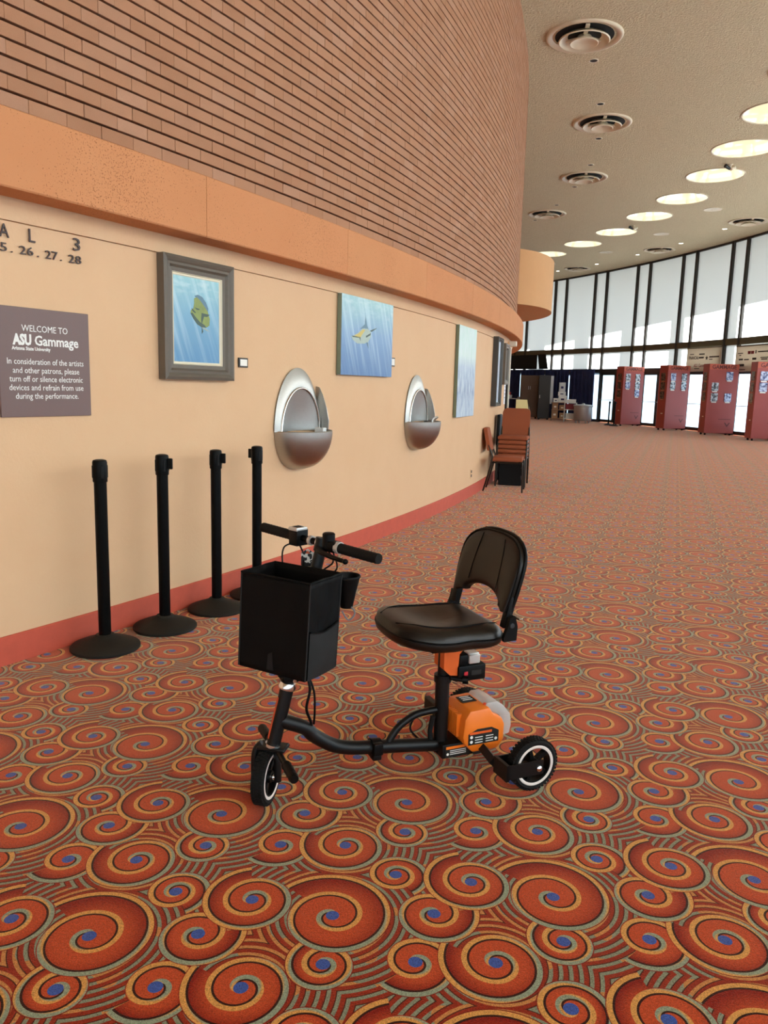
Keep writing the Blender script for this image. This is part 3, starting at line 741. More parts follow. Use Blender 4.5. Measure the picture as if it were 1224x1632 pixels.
    # caption plaques
    for a, z, w, h, l in ((-27.822, 1.500, 0.095, 0.062, 'small black framed caption card right of the framed fish painting'), (-23.735, 1.582, 0.118, 0.078, 'small black framed caption card beside the square blue canvas'), (-18.52, 1.310, 0.11, 0.07, 'small framed caption card beside the tall pale canvas')):
        o = on_wall('caption_plaque', l, 'plaque', a, z, group='caption cards on the wall')
        mb = MB(); mb.box((-w / 2, -0.012, 0), (w / 2, 0, h), 0.002, 1); mb.obj('frame', M['plaqueframe'], o)
        mb = MB(); mb.box((-w / 2 + 0.012, -0.0135, 0.010), (w / 2 - 0.012, -0.0115, h - 0.010)); mb.obj('card', M['paper'], o)
    o = on_wall('notice_paper', 'long bluish notice paper on the wall beside the door edge', 'notice', -12.72, 1.15)
    mb = MB(); mb.box((-0.14, -0.006, 0), (0.14, 0, 0.78)); mb.obj('sheet', M['bluepaper'], o)
    for k in range(9):
        mb = MB(); mb.box((-0.11, -0.0068, 0.1 + k * 0.06), (0.11, -0.0058, 0.115 + k * 0.06)); mb.obj('text_line', plain('grey_print', (150, 150, 170), 0.6) if k == 0 else bpy.data.materials['grey_print'], o)
    # wall socket
    o = on_wall('wall_outlet', 'small brown electrical outlet low on the peach wall by the chairs', 'outlet', -18.27, 0.235)
    mb = MB(); mb.box((-0.045, -0.006, 0), (0.045, 0, 0.125), 0.002, 1); mb.obj('cover_plate', M['plaster'], o)
    for z in (0.018, 0.072):
        mb = MB(); mb.box((-0.026, -0.009, z), (0.026, -0.005, z + 0.036), 0.003, 1); mb.obj('socket', M['outlet'], o)
    # emergency lamp below the ledge
    o = on_wall('wall_lamp', 'small cream box lamp fixed under the far end of the ledge', 'lamp', -12.35, 2.10)
    mb = MB(); mb.box((-0.12, -0.02, 0), (0.1, 0, 0.11), 0.004, 1); mb.obj('housing', M['drum'], o)
    mb = MB(); mb.box((0.10, -0.14, 0.01), (0.22, -0.0, 0.10), 0.006, 1); mb.obj('lens_box', M['cream'], o)
pictures()

# ------------------------------------------------------------------ drinking fountains
def fountains():
    def build(label, a, second=False):
        o = on_wall('drinking_fountain', label, 'drinking fountain', a, 1.06, group='steel drinking fountains on the wall')
        N = 28
        # hood: a shallow shell from the wall to the arch rim
        def hood(u, v):
            an = PI * u; s = math.sin(v * PI / 2); e = 1 - math.cos(v * PI / 2)
            rx = 0.298 + (0.252 - 0.298) * v; rz = 0.458 + (0.312 - 0.458) * v
            return (-rx * math.cos(an), -0.012 - 0.030 * s, rz * math.sin(an))
        mb = MB(); mb.grid(hood, N, 8); mb.obj('hood', M['steel'], o, 60)
        mb = MB(); mb.tube([(-0.252 * math.cos(PI * i / N), -0.044, 0.312 * math.sin(PI * i / N)) for i in range(N + 1)], 0.0085, 8); mb.obj('arch_rim', M['steelrim'], o, 60)
        def alc(u, v):
            an = PI * u; k = 1 - v
            return (-0.248 * k * math.cos(an), -0.042 + 0.036 * math.sin(v * PI / 2), 0.308 * k * math.sin(an))
        mb = MB(); mb.grid(alc, N, 8); mb.obj('alcove', M['steel'], o, 60)
        mb = MB(); mb.prism([(0.0, -0.002), (-0.115, 0.005), (-0.118, 0.07), (-0.095, 0.17), (-0.062, 0.26), (-0.03, 0.32), (0.0, 0.328)], 0.268, 0.276, 'X'); mb.obj('splash_guard', M['steel'], o)
        # bowl: quarter egg
        def bowl(u, v):
            an = PI * u; ph = v * PI / 2; c = math.cos(ph) ** 0.8
            return (-0.285 * c * math.cos(an), -0.262 * c * math.sin(an) - 0.002, -0.285 * math.sin(ph))
        mb = MB(); mb.grid(bowl, N, 14); mb.obj('bowl', M['steel'], o, 60)
        def lip(u, v):
            an = PI * u
            pr = [(1.0, 0.0), (0.985, 0.006), (0.955, 0.004), (0.94, -0.01), (0.80, -0.045), (0.4, -0.06), (0.0, -0.062)]
            k, z = pr[int(round(v * 6))]
            return (-0.285 * k * math.cos(an), -0.262 * k * math.sin(an) - 0.002, z)
        mb = MB(); mb.grid(lip, N, 6); mb.obj('basin', M['steel'], o, 60)
        if not second:
            mb = MB(); mb.box((0.015, -0.225, -0.03), (0.062, -0.15, 0.03), 0.006, 2); mb.obj('spout', M['whiteplastic'], o)
        else:
            mb = MB(); mb.tube([(0.1, -0.16, -0.03), (0.1, -0.17, 0.02), (0.1, -0.21, 0.05)], [0.02, 0.016, 0.012], 10, smooth=4); mb.obj('spout', M['chrome'], o, 40)
    build('steel drinking fountain with white spout, nearer of the two on the wall', -26.67)
    build('steel drinking fountain with chrome spout, farther of the two on the wall', -22.575, True)
fountains()

# ------------------------------------------------------------------ chairs by the wall
def chair_parts(o):
    def pad(x0, x1, y0, y1, z0, z1, b, tilt=0.0):
        mb = MB(); bm = bmesh.new(); bmesh.ops.create_cube(bm, size=1)
        for q in bm.verts: q.co = Vector(((x0 + x1) / 2 + q.co.x * (x1 - x0), (y0 + y1) / 2 + q.co.y * (y1 - y0), (z0 + z1) / 2 + q.co.z * (z1 - z0)))
        bmesh.ops.bevel(bm, geom=bm.edges[:], offset=b, segments=3, affect='EDGES', profile=0.5)
        for q in bm.verts: q.co.x += -tilt * (q.co.z - z0)
        mb.bm(bm); return mb
    pad(-0.20, 0.22, -0.215, 0.215, 0.415, 0.475, 0.024).obj('seat', M['chairfab'], o, 40)
    # backrest with rounded top corners
    pr = [(-0.205, 0.56), (0.205, 0.56), (0.205, 0.80), (0.19, 0.845), (0.15, 0.865), (-0.15, 0.865), (-0.19, 0.845), (-0.205, 0.80)]
    mb = MB(); mb.prism(pr, -0.265, -0.215, 'X'); mb.v = [(x - 0.22 * (z - 0.56), y, z) for (x, y, z) in mb.v]; mb.obj('backrest', M['chairfab'], o)
    for s in (-1, 1):
        mb = MB(); mb.tube([(0.17, s * 0.205, 0.415), (0.205, s * 0.205, 0.405), (0.222, s * 0.207, 0.37), (0.235, s * 0.212, 0.0)], 0.0115, 8, smooth=4); mb.obj('leg', M['chairleg'], o, 40)
        mb = MB(); mb.tube([(-0.30, s * 0.212, 0.0), (-0.195, s * 0.208, 0.42), (-0.205, s * 0.205, 0.52), (-0.255, s * 0.195, 0.64)], 0.0115, 8, smooth=4); mb.obj('leg', M['chairleg'], o, 40)
        mb = MB(); mb.tube([(-0.20, s * 0.206, 0.40), (0.19, s * 0.206, 0.405)], 0.010, 8); mb.obj('seat_rail', M['chairleg'], o, 40)
def chairs():
    o = thing('stacking_chair', 'rust fabric chair standing alone side-on in front of the stack', 'chair', (1.70, 10.83, 0), rad(-13)); chair_parts(o)
    ordl = ['bottom', 'second from bottom', 'middle', 'second from top', 'top']
    for k in range(5):
        fx = Vector((math.cos(rad(-104)), math.sin(rad(-104)), 0))
        p = Vector((1.875, 11.47, 0)) - fx * 0.012 * k
        o = thing('stacking_chair', 'rust fabric chair, %s of the stack of five by the wall' % ordl[k], 'chair', (p.x, p.y, k * 0.0635), rad(-104), 'rust chairs stacked by the wall'); chair_parts(o)
    o = thing('storage_case', 'black case with grey cloth under the stacked chairs', 'case', (1.87, 11.52, 0), rad(-14))
    mb = MB(); mb.box((-0.17, -0.14, 0), (0.17, 0.16, 0.385), 0.015, 2); mb.obj('case_body', M['blackout'], o)
    def dr(u, v): return (0.175 + 0.012 * math.sin(v * 14), -0.14 + 0.2 * u + 0.01 * math.sin(u * 20), 0.385 - 0.33 * v)
    mb = MB(); mb.grid(dr, 10, 8); q = mb.obj('cloth', M['greycloth'], o, 60)
    md = q.modifiers.new('thick', 'SOLIDIFY'); md.thickness = 0.006
    o = thing('folded_easel', 'black folded easel leaning on the wall behind the stacked chairs', 'easel', pol(R_WALL + 0.06, -14.85), wall_frame(-14.85))
    for s in (-0.11, 0.11):
        mb = MB(); mb.box((s - 0.02, -0.02, 0), (s + 0.02, 0.02, 1.0), 0.004, 1); mb.obj('leg', M['blackplastic'], o)
    mb = MB(); mb.box((-0.16, -0.025, 0.55), (0.16, 0.025, 1.02), 0.02, 2); mb.obj('panel', M['blackplastic'], o)
    o = thing('sign_stand', 'yellowish board on a thin black stand behind the stacked chairs', 'sign', pol(R_WALL + 0.33, -13.55), rad(-10))
    mb = MB(); mb.tube([(0, 0, 0.012), (0, 0, 1.08)], 0.012, 10); mb.obj('pole', M['black'], o, 40)
    mb = MB(); mb.lathe([(0, 0), (0.12, 0), (0.12, 0.01), (0.03, 0.02), (0, 0.02)], 24); mb.obj('base', M['black'], o, 40)
    mb = MB(); mb.prism([(-0.10, 1.05), (0.11, 1.05), (0.075, 1.24), (-0.10, 1.24)], -0.006, 0.006, 'Y'); mb.obj('board', M['yellow'], o)
chairs()

# ------------------------------------------------------------------ ceiling fittings
def ceiling_things():
    # diffusers
    proto = None
    VP = [(2.85, 12.84), (4.17, 16.69), (4.83, 20.78), (4.75, 25.03), (11.06, 25.31), (10.11, 30.56), (8.25, 35.69)]
    VL = ['nearest of the row beside the brick wall', 'second of the row beside the brick wall', 'third of the row beside the brick wall', 'fourth, close to the brick edge', 'nearest of the row along the windows', 'middle of the row along the windows', 'farthest of the row along the windows']
    for i, (x, y) in enumerate(VP):
        lab = 'round beige ceiling air diffuser of nested rings, ' + VL[i]
        if proto is None:
            o = thing('ceiling_diffuser', lab, 'air vent', (x, y, Z_CEIL), 0, 'round ceiling air diffusers')
            mb = MB(); mb.lathe([(0.577, 0.0), (0.577, -0.012), (0.565, -0.028), (0.54, -0.032), (0.505, -0.02), (0.475, 0.0), (0.452, 0.06), (0.44, 0.12)], 48); mb.obj('outer_ring', M['vent'], o, 50)
            mb = MB(); mb.lathe([(0.44, -0.001), (0.0, -0.001)], 48); mb.obj('duct_throat', M['dark'], o)  # flush dark disc, painted shade in place of an open throat
            mb = MB(); mb.lathe([(0.385, -0.07), (0.372, -0.085), (0.355, -0.075), (0.30, -0.03), (0.25, -0.006), (0.262, -0.003), (0.32, -0.02), (0.37, -0.05)], 48); mb.obj('middle_ring', M['vent'], o, 50)
            mb = MB(); mb.lathe([(0.0, -0.070), (0.10, -0.082), (0.18, -0.10), (0.205, -0.115), (0.218, -0.108), (0.21, -0.09), (0.12, -0.04), (0.10, -0.004)], 48); mb.obj('centre_cone', M['vent'], o, 50)
            for s in range(3):
                mb = MB(); mb.box((0.10, -0.03, -0.03), (0.43, 0.03, -0.004), 0, mtx=Matrix.Rotation(0.4 + s * 2 * PI / 3, 4, 'Z')); mb.obj('spoke', M['vent'], o)
            note_tree(o); proto = o
        else:
            c = copy_tree(proto); c.location = (x, y, Z_CEIL); c['label'] = lab
    # round lamps
    proto = None
    angs = [-10.1, -6.75, -3.187, 0.209, 3.909, 7.425, 11.286, 14.942, 18.706, 22.4]
    rr = [36.65, 36.83, 36.98, 37.19, 37.36, 37.44, 37.57, 37.56, 37.51, 37.5]
    LN = ['nearest in view, cut by the right edge', 'second nearest, cut by the right edge', 'third nearest in the row', 'fourth nearest in the row', 'fifth nearest in the row', 'sixth nearest in the row', 'third farthest clear one in the row', 'second farthest clear one in the row', 'farthest one clear of the brick edge', 'last one, half hidden above the orange balcony']
    for i, (R, a) in enumerate(zip(rr, angs)):
        lab = 'large round cream ceiling lamp, ' + LN[i]; p = pol(R, a, Z_CEIL)
        if proto is None:
            o = thing('ceiling_lamp', lab, 'lamp', p, 0, 'round lamps in a curving row')
            mb = MB(); mb.lathe([(0.69, 0.0), (0.69, -0.014), (0.672, -0.018), (0.66, -0.010), (0.655, 0.0)], 56); mb.obj('trim_ring', M['vent'], o, 50)
            mb = MB(); mb.lathe([(0.657, -0.004), (0.5, -0.018), (0.25, -0.03), (0.0, -0.034)], 56); mb.obj('lens', M['lens'], o, 60)
            note_tree(o); proto = o
        else:
            c = copy_tree(proto); c.location = p; c['label'] = lab
    # small recessed downlights
    proto = None
    DP = [(3.22, 13.72), (3.85, 15.65), (4.36, 17.68), (4.70, 19.66), (4.81, 21.73), (4.79, 23.84), (4.56, 25.97)]
    on = ['first', 'second', 'third', 'fourth', 'fifth', 'sixth', 'seventh']
    for i, (x, y) in enumerate(DP):
        lab = 'tiny dark recessed downlight between the wall-side air vents, %s from the viewer' % on[i]
        if proto is None:
            o = thing('recessed_downlight', lab, 'downlight', (x, y, Z_CEIL), 0, 'dark recessed downlights between the vents')
            mb = MB(); mb.lathe([(0.082, 0.0), (0.082, -0.006), (0.066, -0.010), (0.06, -0.004)], 24); mb.obj('trim_ring', M['cream'], o, 50)
            mb = MB(); mb.lathe([(0.062, -0.003), (0.03, -0.002), (0.0, -0.002)], 24); mb.obj('dark_well', M['dark'], o)  # flat dark disc painting the shade inside the recess
            note_tree(o); proto = o
        else:
            c = copy_tree(proto); c.location = (x, y, Z_CEIL); c['label'] = lab
    proto = None
    for i, (x, y) in enumerate([(10.84, 26.52), (10.41, 29.2), (9.67, 31.78), (8.75, 34.34), (7.58, 36.59)]):
        lab = 'tiny lit white spot in the ceiling near the windows, %s from the viewer' % on[i]
        if proto is None:
            o = thing('lit_downlight', lab, 'downlight', (x, y, Z_CEIL), 0, 'lit spots along the windows')
            mb = MB(); mb.lathe([(0.10, 0.0), (0.10, -0.008), (0.075, -0.012), (0.07, -0.004)], 20); mb.obj('trim_ring', M['cream'], o, 50)
            mb = MB(); mb.lathe([(0.072, -0.005), (0.0, -0.008)], 20); mb.obj('bulb', M['bulb'], o)
            note_tree(o); proto = o
        else:
            c = copy_tree(proto); c.location = (x, y, Z_CEIL); c['label'] = lab
    proto = None
    for i, (x, y) in enumerate([(9.35, 23.86), (9.15, 27.61), (8.33, 31.41), (6.82, 34.68)]):
        lab = 'flat beige ceiling disc cover between lamps and windows, %s from the viewer' % on[i]
        if proto is None:
            o = thing('speaker_cover', lab, 'cover', (x, y, Z_CEIL), 0, 'flat ceiling disc covers')
            mb = MB(); mb.lathe([(0.26, 0.0), (0.26, -0.010), (0.24, -0.014), (0.235, -0.012), (0.0, -0.012)], 28); mb.obj('disc', M['vent'], o, 50)
            mb = MB(); mb.lathe([(0.03, -0.012), (0.03, -0.018), (0.0, -0.018)], 10); mb.obj('centre_screw', M['cream'], o)
            note_tree(o); proto = o
        else:
            c = copy_tree(proto); c.location = (x, y, Z_CEIL); c['label'] = lab
    for (x, y), l in (((7.89, 19.30), 'small white ceiling spotlight between the nearer round lamps'), ((7.84, 26.42), 'small white ceiling spotlight between the farther round lamps')):
        o = thing('ceiling_spotlight', l, 'spotlight', (x, y, Z_CEIL), 0.5, 'small ceiling spotlights')
        mb = MB(); mb.lathe([(0.05, 0), (0.05, -0.02), (0.015, -0.03), (0.015, -0.09), (0, -0.09)], 16); mb.obj('mount', M['cream'], o, 40)
        for s in (-1, 1):
            mb = MB(); mb.tube([(s * 0.02, 0, -0.11), (s * 0.16, 0.02, -0.05)], [0.03, 0.045], 14); mb.obj('lamp_head', M['cream'] if s > 0 else M['darkgrey'], o, 40)
ceiling_things()
# ------------------------------------------------------------------ the three-wheeled mobility scooter
def scooter():
    # local x = forwards, y = rider's left (the side seen), z = up; origin on the floor under the rear axle
    o = thing('mobility_scooter', 'black folding three-wheel mobility scooter with orange motor box and front bag', 'scooter', (0.4548, 2.8142, 0), rad(-156.32))
    ax = lambda z: (0.93 - 0.24 * z)                      # steering axis
    def P(mb, name, mat, parent=o, sm=40): return mb.obj(name, mat, parent, sm)
    # --- wheels
    def wheel(name, loc, rz, Rw=0.0945, wd=0.046):
        w = MB()
        pr = [(Rw - 0.024, -wd / 2 + 0.004), (Rw - 0.010, -wd / 2), (Rw - 0.003, -wd / 2 + 0.006), (Rw - 0.001, -wd / 4), (Rw - 0.001, wd / 4), (Rw - 0.003, wd / 2 - 0.006), (Rw - 0.010, wd / 2), (Rw - 0.024, wd / 2 - 0.004), (Rw - 0.026, 0), (Rw - 0.024, -wd / 2 + 0.004)]
        w.lathe(pr, 48, Matrix.Rotation(PI / 2, 4, 'X'))
        for k in range(44):                              # tread blocks
            for s in (-1, 0, 1):
                an = 2 * PI * (k + 0.5 * (s == 0)) / 44
                w.box((-0.0042, s * wd * 0.29 - 0.0055, Rw - 0.004), (0.0042, s * wd * 0.29 + 0.0055, Rw + 0.0012), mtx=Matrix.Rotation(an, 4, 'Y'))
        q = w.obj(name, M['rubber'], o, 40); q.location = loc; q.rotation_euler = (0, 0, rz)
        m_ = Matrix.Rotation(PI / 2, 4, 'X')
        for s in (-1, 1):
            r = MB(); r.lathe([(Rw - 0.030, s * (wd / 2 - 0.002)), (Rw - 0.025, s * (wd / 2 - 0.0005)), (Rw - 0.022, s * (wd / 2 + 0.0005)), (Rw - 0.0195, s * (wd / 2 - 0.0015))], 48, m_); r.obj('white_rim', M['rim'], q, 60)
        r = MB(); r.lathe([(Rw - 0.027, -wd / 2 + 0.005), (Rw - 0.027, wd / 2 - 0.005), (Rw - 0.033, wd / 2 - 0.006), (Rw - 0.033, -wd / 2 + 0.006), (Rw - 0.027, -wd / 2 + 0.005)], 40, m_)
        for k in range(5):
            r.box((-0.0085, -0.011, 0.012), (0.0085, 0.011, Rw - 0.03), 0.002, 1, Matrix.Rotation(2 * PI * k / 5 + 0.3, 4, 'Y'))
        r.lathe([(0, -0.02), (0.02, -0.02), (0.022, -0.014), (0.022, 0.014), (0.02, 0.02), (0, 0.02)], 24, m_); r.obj('spokes', M['blackplastic'], q, 40)
        for s in (-1, 1):
            r = MB(); r.lathe([(0, s * 0.034), (0.009, s * 0.034), (0.011, s * 0.028), (0.011, s * 0.019), (0.0, s * 0.019)], 12, m_); r.obj('axle_bolt', M['chrome'], q, 40)
    wheel('rear_wheel', (0, 0.240, 0.0955), 0); wheel('rear_wheel', (0, -0.240, 0.0955), 0)
    STEER = rad(54)
    wheel('front_wheel', (0.905, 0, 0.0955), STEER, 0.0945, 0.046)
    # --- frame tubes
    mb = MB(); mb.tube([(ax(0.285) - 0.002, 0, 0.288), (0.772, 0, 0.248), (0.738, 0, 0.214), (0.668, 0, 0.167), (0.598, 0, 0.145), (0.508, 0, 0.133), (0.376, 0, 0.116), (0.238, 0, 0.098)], 0.0245, 18, smooth=6); P(mb, 'main_tube', M['blacktube'])
    mb = MB(); mb.tube([(ax(0.19), 0, 0.19), (ax(0.40), 0, 0.40)], 0.0235, 20); ht = P(mb, 'head_tube', M['blacktube'])
    mb = MB(); mb.tube([(ax(0.397), 0, 0.397), (ax(0.405), 0, 0.405), (ax(0.418), 0, 0.418)], [0.030, 0.031, 0.026], 20); P(mb, 'headset_cup', M['chrome'], ht)
    mb = MB(); mb.tube([(ax(0.196), 0, 0.196), (ax(0.208), 0, 0.208)], 0.028, 20); P(mb, 'headset_ring', M['chrome'], ht)
    mb = MB(); mb.box((ax(0.3) + 0.017, -0.006, 0.23), (ax(0.3) + 0.0245, 0.006, 0.37), 0, mtx=None)
    mb.v = [(x - 0.24 * (z - 0.3), y, z) for x, y, z in mb.v]; P(mb, 'orange_decal', plain('orange_decal', (206, 78, 34), 0.5), ht)
    # fork (turns with the wheel)
    c, s_ = math.cos(STEER), math.sin(STEER)
    def st(f, l, z): return (0.905 + f * c - l * s_, f * s_ + l * c, z)
    mb = MB()
    for s in (-1, 1):
        mb.tube([st(-0.012, s * 0.018, 0.205), st(-0.006, s * 0.036, 0.185), st(0, s * 0.041, 0.15), st(0, s * 0.041, 0.083)], [0.014, 0.014, 0.013, 0.013], 12, smooth=4)
    mb.box((-0.03, -0.05, 0.190), (0.03, 0.05, 0.204), 0.004, 1, Matrix.Translation((ax(0.2), 0, 0)) @ Matrix.Rotation(STEER, 4, 'Z')); P(mb, 'fork', M['blacktube'])
    # foot pegs
    for s in (-1, 1):
        mb = MB(); mb.tube([(0.872, s * 0.02, 0.19), (0.870, s * 0.09, 0.183), (0.868, s * 0.12, 0.18)], 0.010, 10); q = P(mb, 'foot_peg', M['blacktube'])
        mb = MB()
        pr = [(0.0, 0.0)]
        mb.tube([(0.868, s * (0.105 + 0.012 * k), 0.1815 - 0.0007 * k) for k in range(9)], [0.0145, 0.0175, 0.0145, 0.0175, 0.0145, 0.0175, 0.0145, 0.0175, 0.0145], 12); P(mb, 'rubber_sleeve', M['blackplastic'], q)
    # clamp on the main tube
    mb = MB(); mb.tube([(0.527, 0, 0.135), (0.490, 0, 0.131)], 0.0315, 20); mb.box((0.492, -0.012, 0.093), (0.525, 0.030, 0.112), 0.005, 2); mb.box((0.490, 0.018, 0.115), (0.526, 0.040, 0.160), 0.006, 2); P(mb, 'folding_clamp', M['blackplastic'])
    mb = MB(); mb.tube([(0.455, 0, 0.140), (0.435, 0, 0.172), (0.404, 0, 0.203), (0.343, 0, 0.232), (0.250, 0, 0.238)], 0.0135, 14, smooth=5); P(mb, 'brace_tube', M['blacktube'])
    # seat post
    mb = MB(); mb.tube([(0.244, 0, 0.075), (0.244, 0, 0.355)], 0.0265, 20); mb.tube([(0.244, 0, 0.345), (0.244, 0, 0.372)], 0.032, 20); q = P(mb, 'post_sleeve', M['blacktube'])
    mb = MB(); mb.tube([(0.225, 0.03, 0.365), (0.19, 0.055, 0.362)], 0.008, 10); mb.tube([(0.19, 0.052, 0.362), (0.172, 0.062, 0.362)], 0.015, 12); P(mb, 'clamp_knob', M['blackplastic'], q)
    mb = MB(); mb.tube([(0.215, 0.03, 0.352), (0.205, 0.046, 0.352)], 0.008, 10); P(mb, 'clamp_bolt', M['chrome'], q)
    mb = MB(); mb.tube([(0.244, 0, 0.355), (0.244, 0, 0.530)], 0.0195, 18); P(mb, 'seat_post', M['blacktube'])
    # rear frame
    mb = MB(); mb.box((0.066, -0.055, 0.066), (0.262, 0.055, 0.120), 0.006, 2); q = P(mb, 'rear_frame', M['blacktube'])
    mb = MB(); mb.box((0.150, 0.0548, 0.072), (0.250, 0.0565, 0.114)); lb = P(mb, 'warning_label', M['dark'], q, None)
    mb = MB(); mb.box((0.152, 0.0562, 0.102), (0.248, 0.0572, 0.112)); P(mb, 'orange_band', M['orange'], q, None)
    for k in range(3):
        mb = MB(); mb.box((0.165, 0.0562, 0.080 + k * 0.007), (0.232, 0.0570, 0.0825 + k * 0.007)); P(mb, 'print_line', M['white'], q, None)
    mb = MB(); mb.lathe([(0, 0.0562), (0.005, 0.0562), (0.005, 0.0572), (0, 0.0572)], 12, Matrix.Translation((0.241, 0, 0.083)) @ Matrix.Rotation(-PI / 2, 4, 'X')); P(mb, 'print_dot', M['white'], q, None)
    mb = MB(); mb.box((0.100, 0.05, 0.064), (0.135, 0.060, 0.121), 0.003, 1); P(mb, 'strap', M['darkgrey'], q)
    for s in (-1, 1):
        mb = MB(); mb.tube([(0.10, s * 0.035, 0.097), (0.125, s * 0.19, 0.095)], 0.020, 4); P(mb, 'rear_arm', M['blacktube'], o, 20)
        mb = MB()
        mb.box((-0.022, s * 0.276 - 0.003, 0.070), (0.128, s * 0.276 + 0.003, 0.122)); mb.box((-0.022, s * 0.196 - 0.003, 0.070), (0.128, s * 0.196 + 0.003, 0.122))
        y0, y1 = sorted((s * 0.193, s * 0.279)); mb.box((0.118, y0, 0.064), (0.130, y1, 0.124)); P(mb, 'wheel_bracket', M['blacktube'], o, 20)
        mb = MB(); mb.lathe([(0, 0.0), (0.010, 0.0), (0.011, 0.003), (0.011, 0.009), (0.006, 0.013), (0, 0.014)], 14, Matrix.Translation((0, s * 0.279, 0.0955)) @ Matrix.Rotation(-s * PI / 2, 4, 'X')); P(mb, 'axle_nut', M['chrome'])
    # upper rear cross plate seen left of the post
    mb = MB(); mb.box((0.20, -0.18, 0.165), (0.225, -0.03, 0.215), 0.004, 1); P(mb, 'rear_cross_plate', M['blacktube'])
    # --- orange motor box
    bx = [(0.188, 0.125), (0.194, 0.15), (0.188, 0.215), (0.168, 0.248), (0.085, 0.252), (0.070, 0.226), (0.030, 0.205), (0.018, 0.18), (0.018, 0.118), (0.045, 0.085), (0.15, 0.085)]
    def housing(y0, y1, k=1.0): return bx
    mb = MB(); bm = bmesh.new()
    vs = [bm.verts.new((x, -0.082, z)) for x, z in bx]; f = bm.faces.new(vs)
    ex = bmesh.ops.extrude_face_region(bm, geom=[f]); nv = [g for g in ex['geom'] if isinstance(g, bmesh.types.BMVert)]
    for q in nv: q.co.y = 0.082
    bmesh.ops.recalc_face_normals(bm, faces=bm.faces)
    bmesh.ops.bevel(bm, geom=[e for e in bm.edges], offset=0.010, segments=2, affect='EDGES', profile=0.5)
    mb.bm(bm); mo = P(mb, 'motor_housing', M['orange'], o, 30)
    for k in range(8):                                      # cooling ribs on the forward face
        mb = MB(); y = -0.055 + k * 0.0135; mb.box((0.180, y, 0.140), (0.203, y + 0.006, 0.226), 0.0015, 1); P(mb, 'cooling_rib', M['orange'], mo, 30)
    mb = MB(); mb.prism([(0.172, 0.118), (0.172, 0.160), (0.135, 0.176), (0.075, 0.176), (0.045, 0.160), (0.045, 0.118)], 0.0815, 0.0845, 'Y'); P(mb, 'warning_label', M['dark'], mo, None)
    mb = MB(); mb.box((0.075, 0.084, 0.158), (0.168, 0.0852, 0.167)); P(mb, 'orange_band', plain('label_orange', (222, 92, 30), 0.5), mo, None)
    for k in range(3):
        for j in range(2):
            mb = MB(); mb.box((0.068 + j * 0.045, 0.084, 0.124 + k * 0.010), (0.100 + j * 0.045, 0.0852, 0.127 + k * 0.010)); P(mb, 'print_line', M['white'], mo, None)
    for x, z in ((0.057, 0.130), (0.160, 0.148), (0.160, 0.130)):
        mb = MB(); mb.lathe([(0, 0.084), (0.006, 0.084), (0.006, 0.0852), (0, 0.0852)], 12, Matrix.Translation((x, 0, z)) @ Matrix.Rotation(-PI / 2, 4, 'X') ); P(mb, 'print_dot', M['white'], mo, None)
    mb = MB(); mb.box((0.100, -0.045, 0.2512), (0.160, 0.010, 0.2535)); P(mb, 'top_label', M['dark'], mo, None)
    for k in range(3):
        mb = MB(); mb.box((0.110, -0.038 + k * 0.014, 0.2533), (0.150, -0.034 + k * 0.014, 0.2542)); P(mb, 'print_line', M['white'], mo, None)
    for x, y in ((0.09, 0.05), (0.075, -0.06), (0.06, 0.0)):
        mb = MB(); mb.tube([(x, y, 0.245), (x, y, 0.258)], 0.006, 10); P(mb, 'screw_boss', plain('screw_red', (200, 70, 36), 0.5) if x == 0.09 else bpy.data.materials['screw_red'], mo)
    cv = [(0.100, 0.235), (0.085, 0.262), (0.045, 0.262), (0.010, 0.240), (-0.020, 0.205), (-0.026, 0.160), (-0.02, 0.125), (0.03, 0.118), (0.030, 0.205)]
    mb = MB(); bm = bmesh.new(); vs = [bm.verts.new((x, -0.074, z)) for x, z in cv]; f = bm.faces.new(vs)
    ex = bmesh.ops.extrude_face_region(bm, geom=[f])
    for q in [g for g in ex['geom'] if isinstance(g, bmesh.types.BMVert)]: q.co.y = 0.060
    bmesh.ops.recalc_face_normals(bm, faces=bm.faces); bmesh.ops.bevel(bm, geom=bm.edges[:], offset=0.008, segments=2, affect='EDGES', profile=0.5)
    mb.bm(bm); P(mb, 'clear_cover', M['clear'], mo, 30)
    mb = MB(); mb.box((-0.010, -0.045, 0.135), (0.030, 0.035, 0.215), 0.008, 2); P(mb, 'terminal_block', M['darkgrey'], mo)
    # --- battery under the seat
    mb = MB(); mb.prism([(0.262, 0.405), (0.262, 0.505), (0.165, 0.515), (0.165, 0.500), (0.186, 0.470), (0.200, 0.455), (0.205, 0.375), (0.236, 0.380)], -0.036, 0.040, 'Y'); P(mb, 'battery_mount', plain('orange_mount', (214, 92, 26), 0.45), o, 30)
    mb = MB(); mb.box((0.092, -0.040, 0.352), (0.206, 0.050, 0.412), 0.008, 2); mb.box((0.115, -0.036, 0.405), (0.20, 0.044, 0.452), 0.010, 2); bt = P(mb, 'battery_pack', M['blackplastic'])
    mb = MB(); mb.box((0.120, 0.006, 0.446), (0.165, 0.046, 0.456), 0.003, 1); mb.box((0.120, 0.040, 0.418), (0.165, 0.0535, 0.452), 0.003, 1); P(mb, 'silver_latch', M['silver'], bt)
    mb = MB(); mb.box((0.168, 0.0485, 0.376), (0.184, 0.0525, 0.390), 0.001, 1); P(mb, 'red_button', M['red'], bt)
    mb = MB(); mb.box((0.112, 0.0490, 0.374), (0.152, 0.0512, 0.392)); P(mb, 'charge_window', M['dark'], bt)
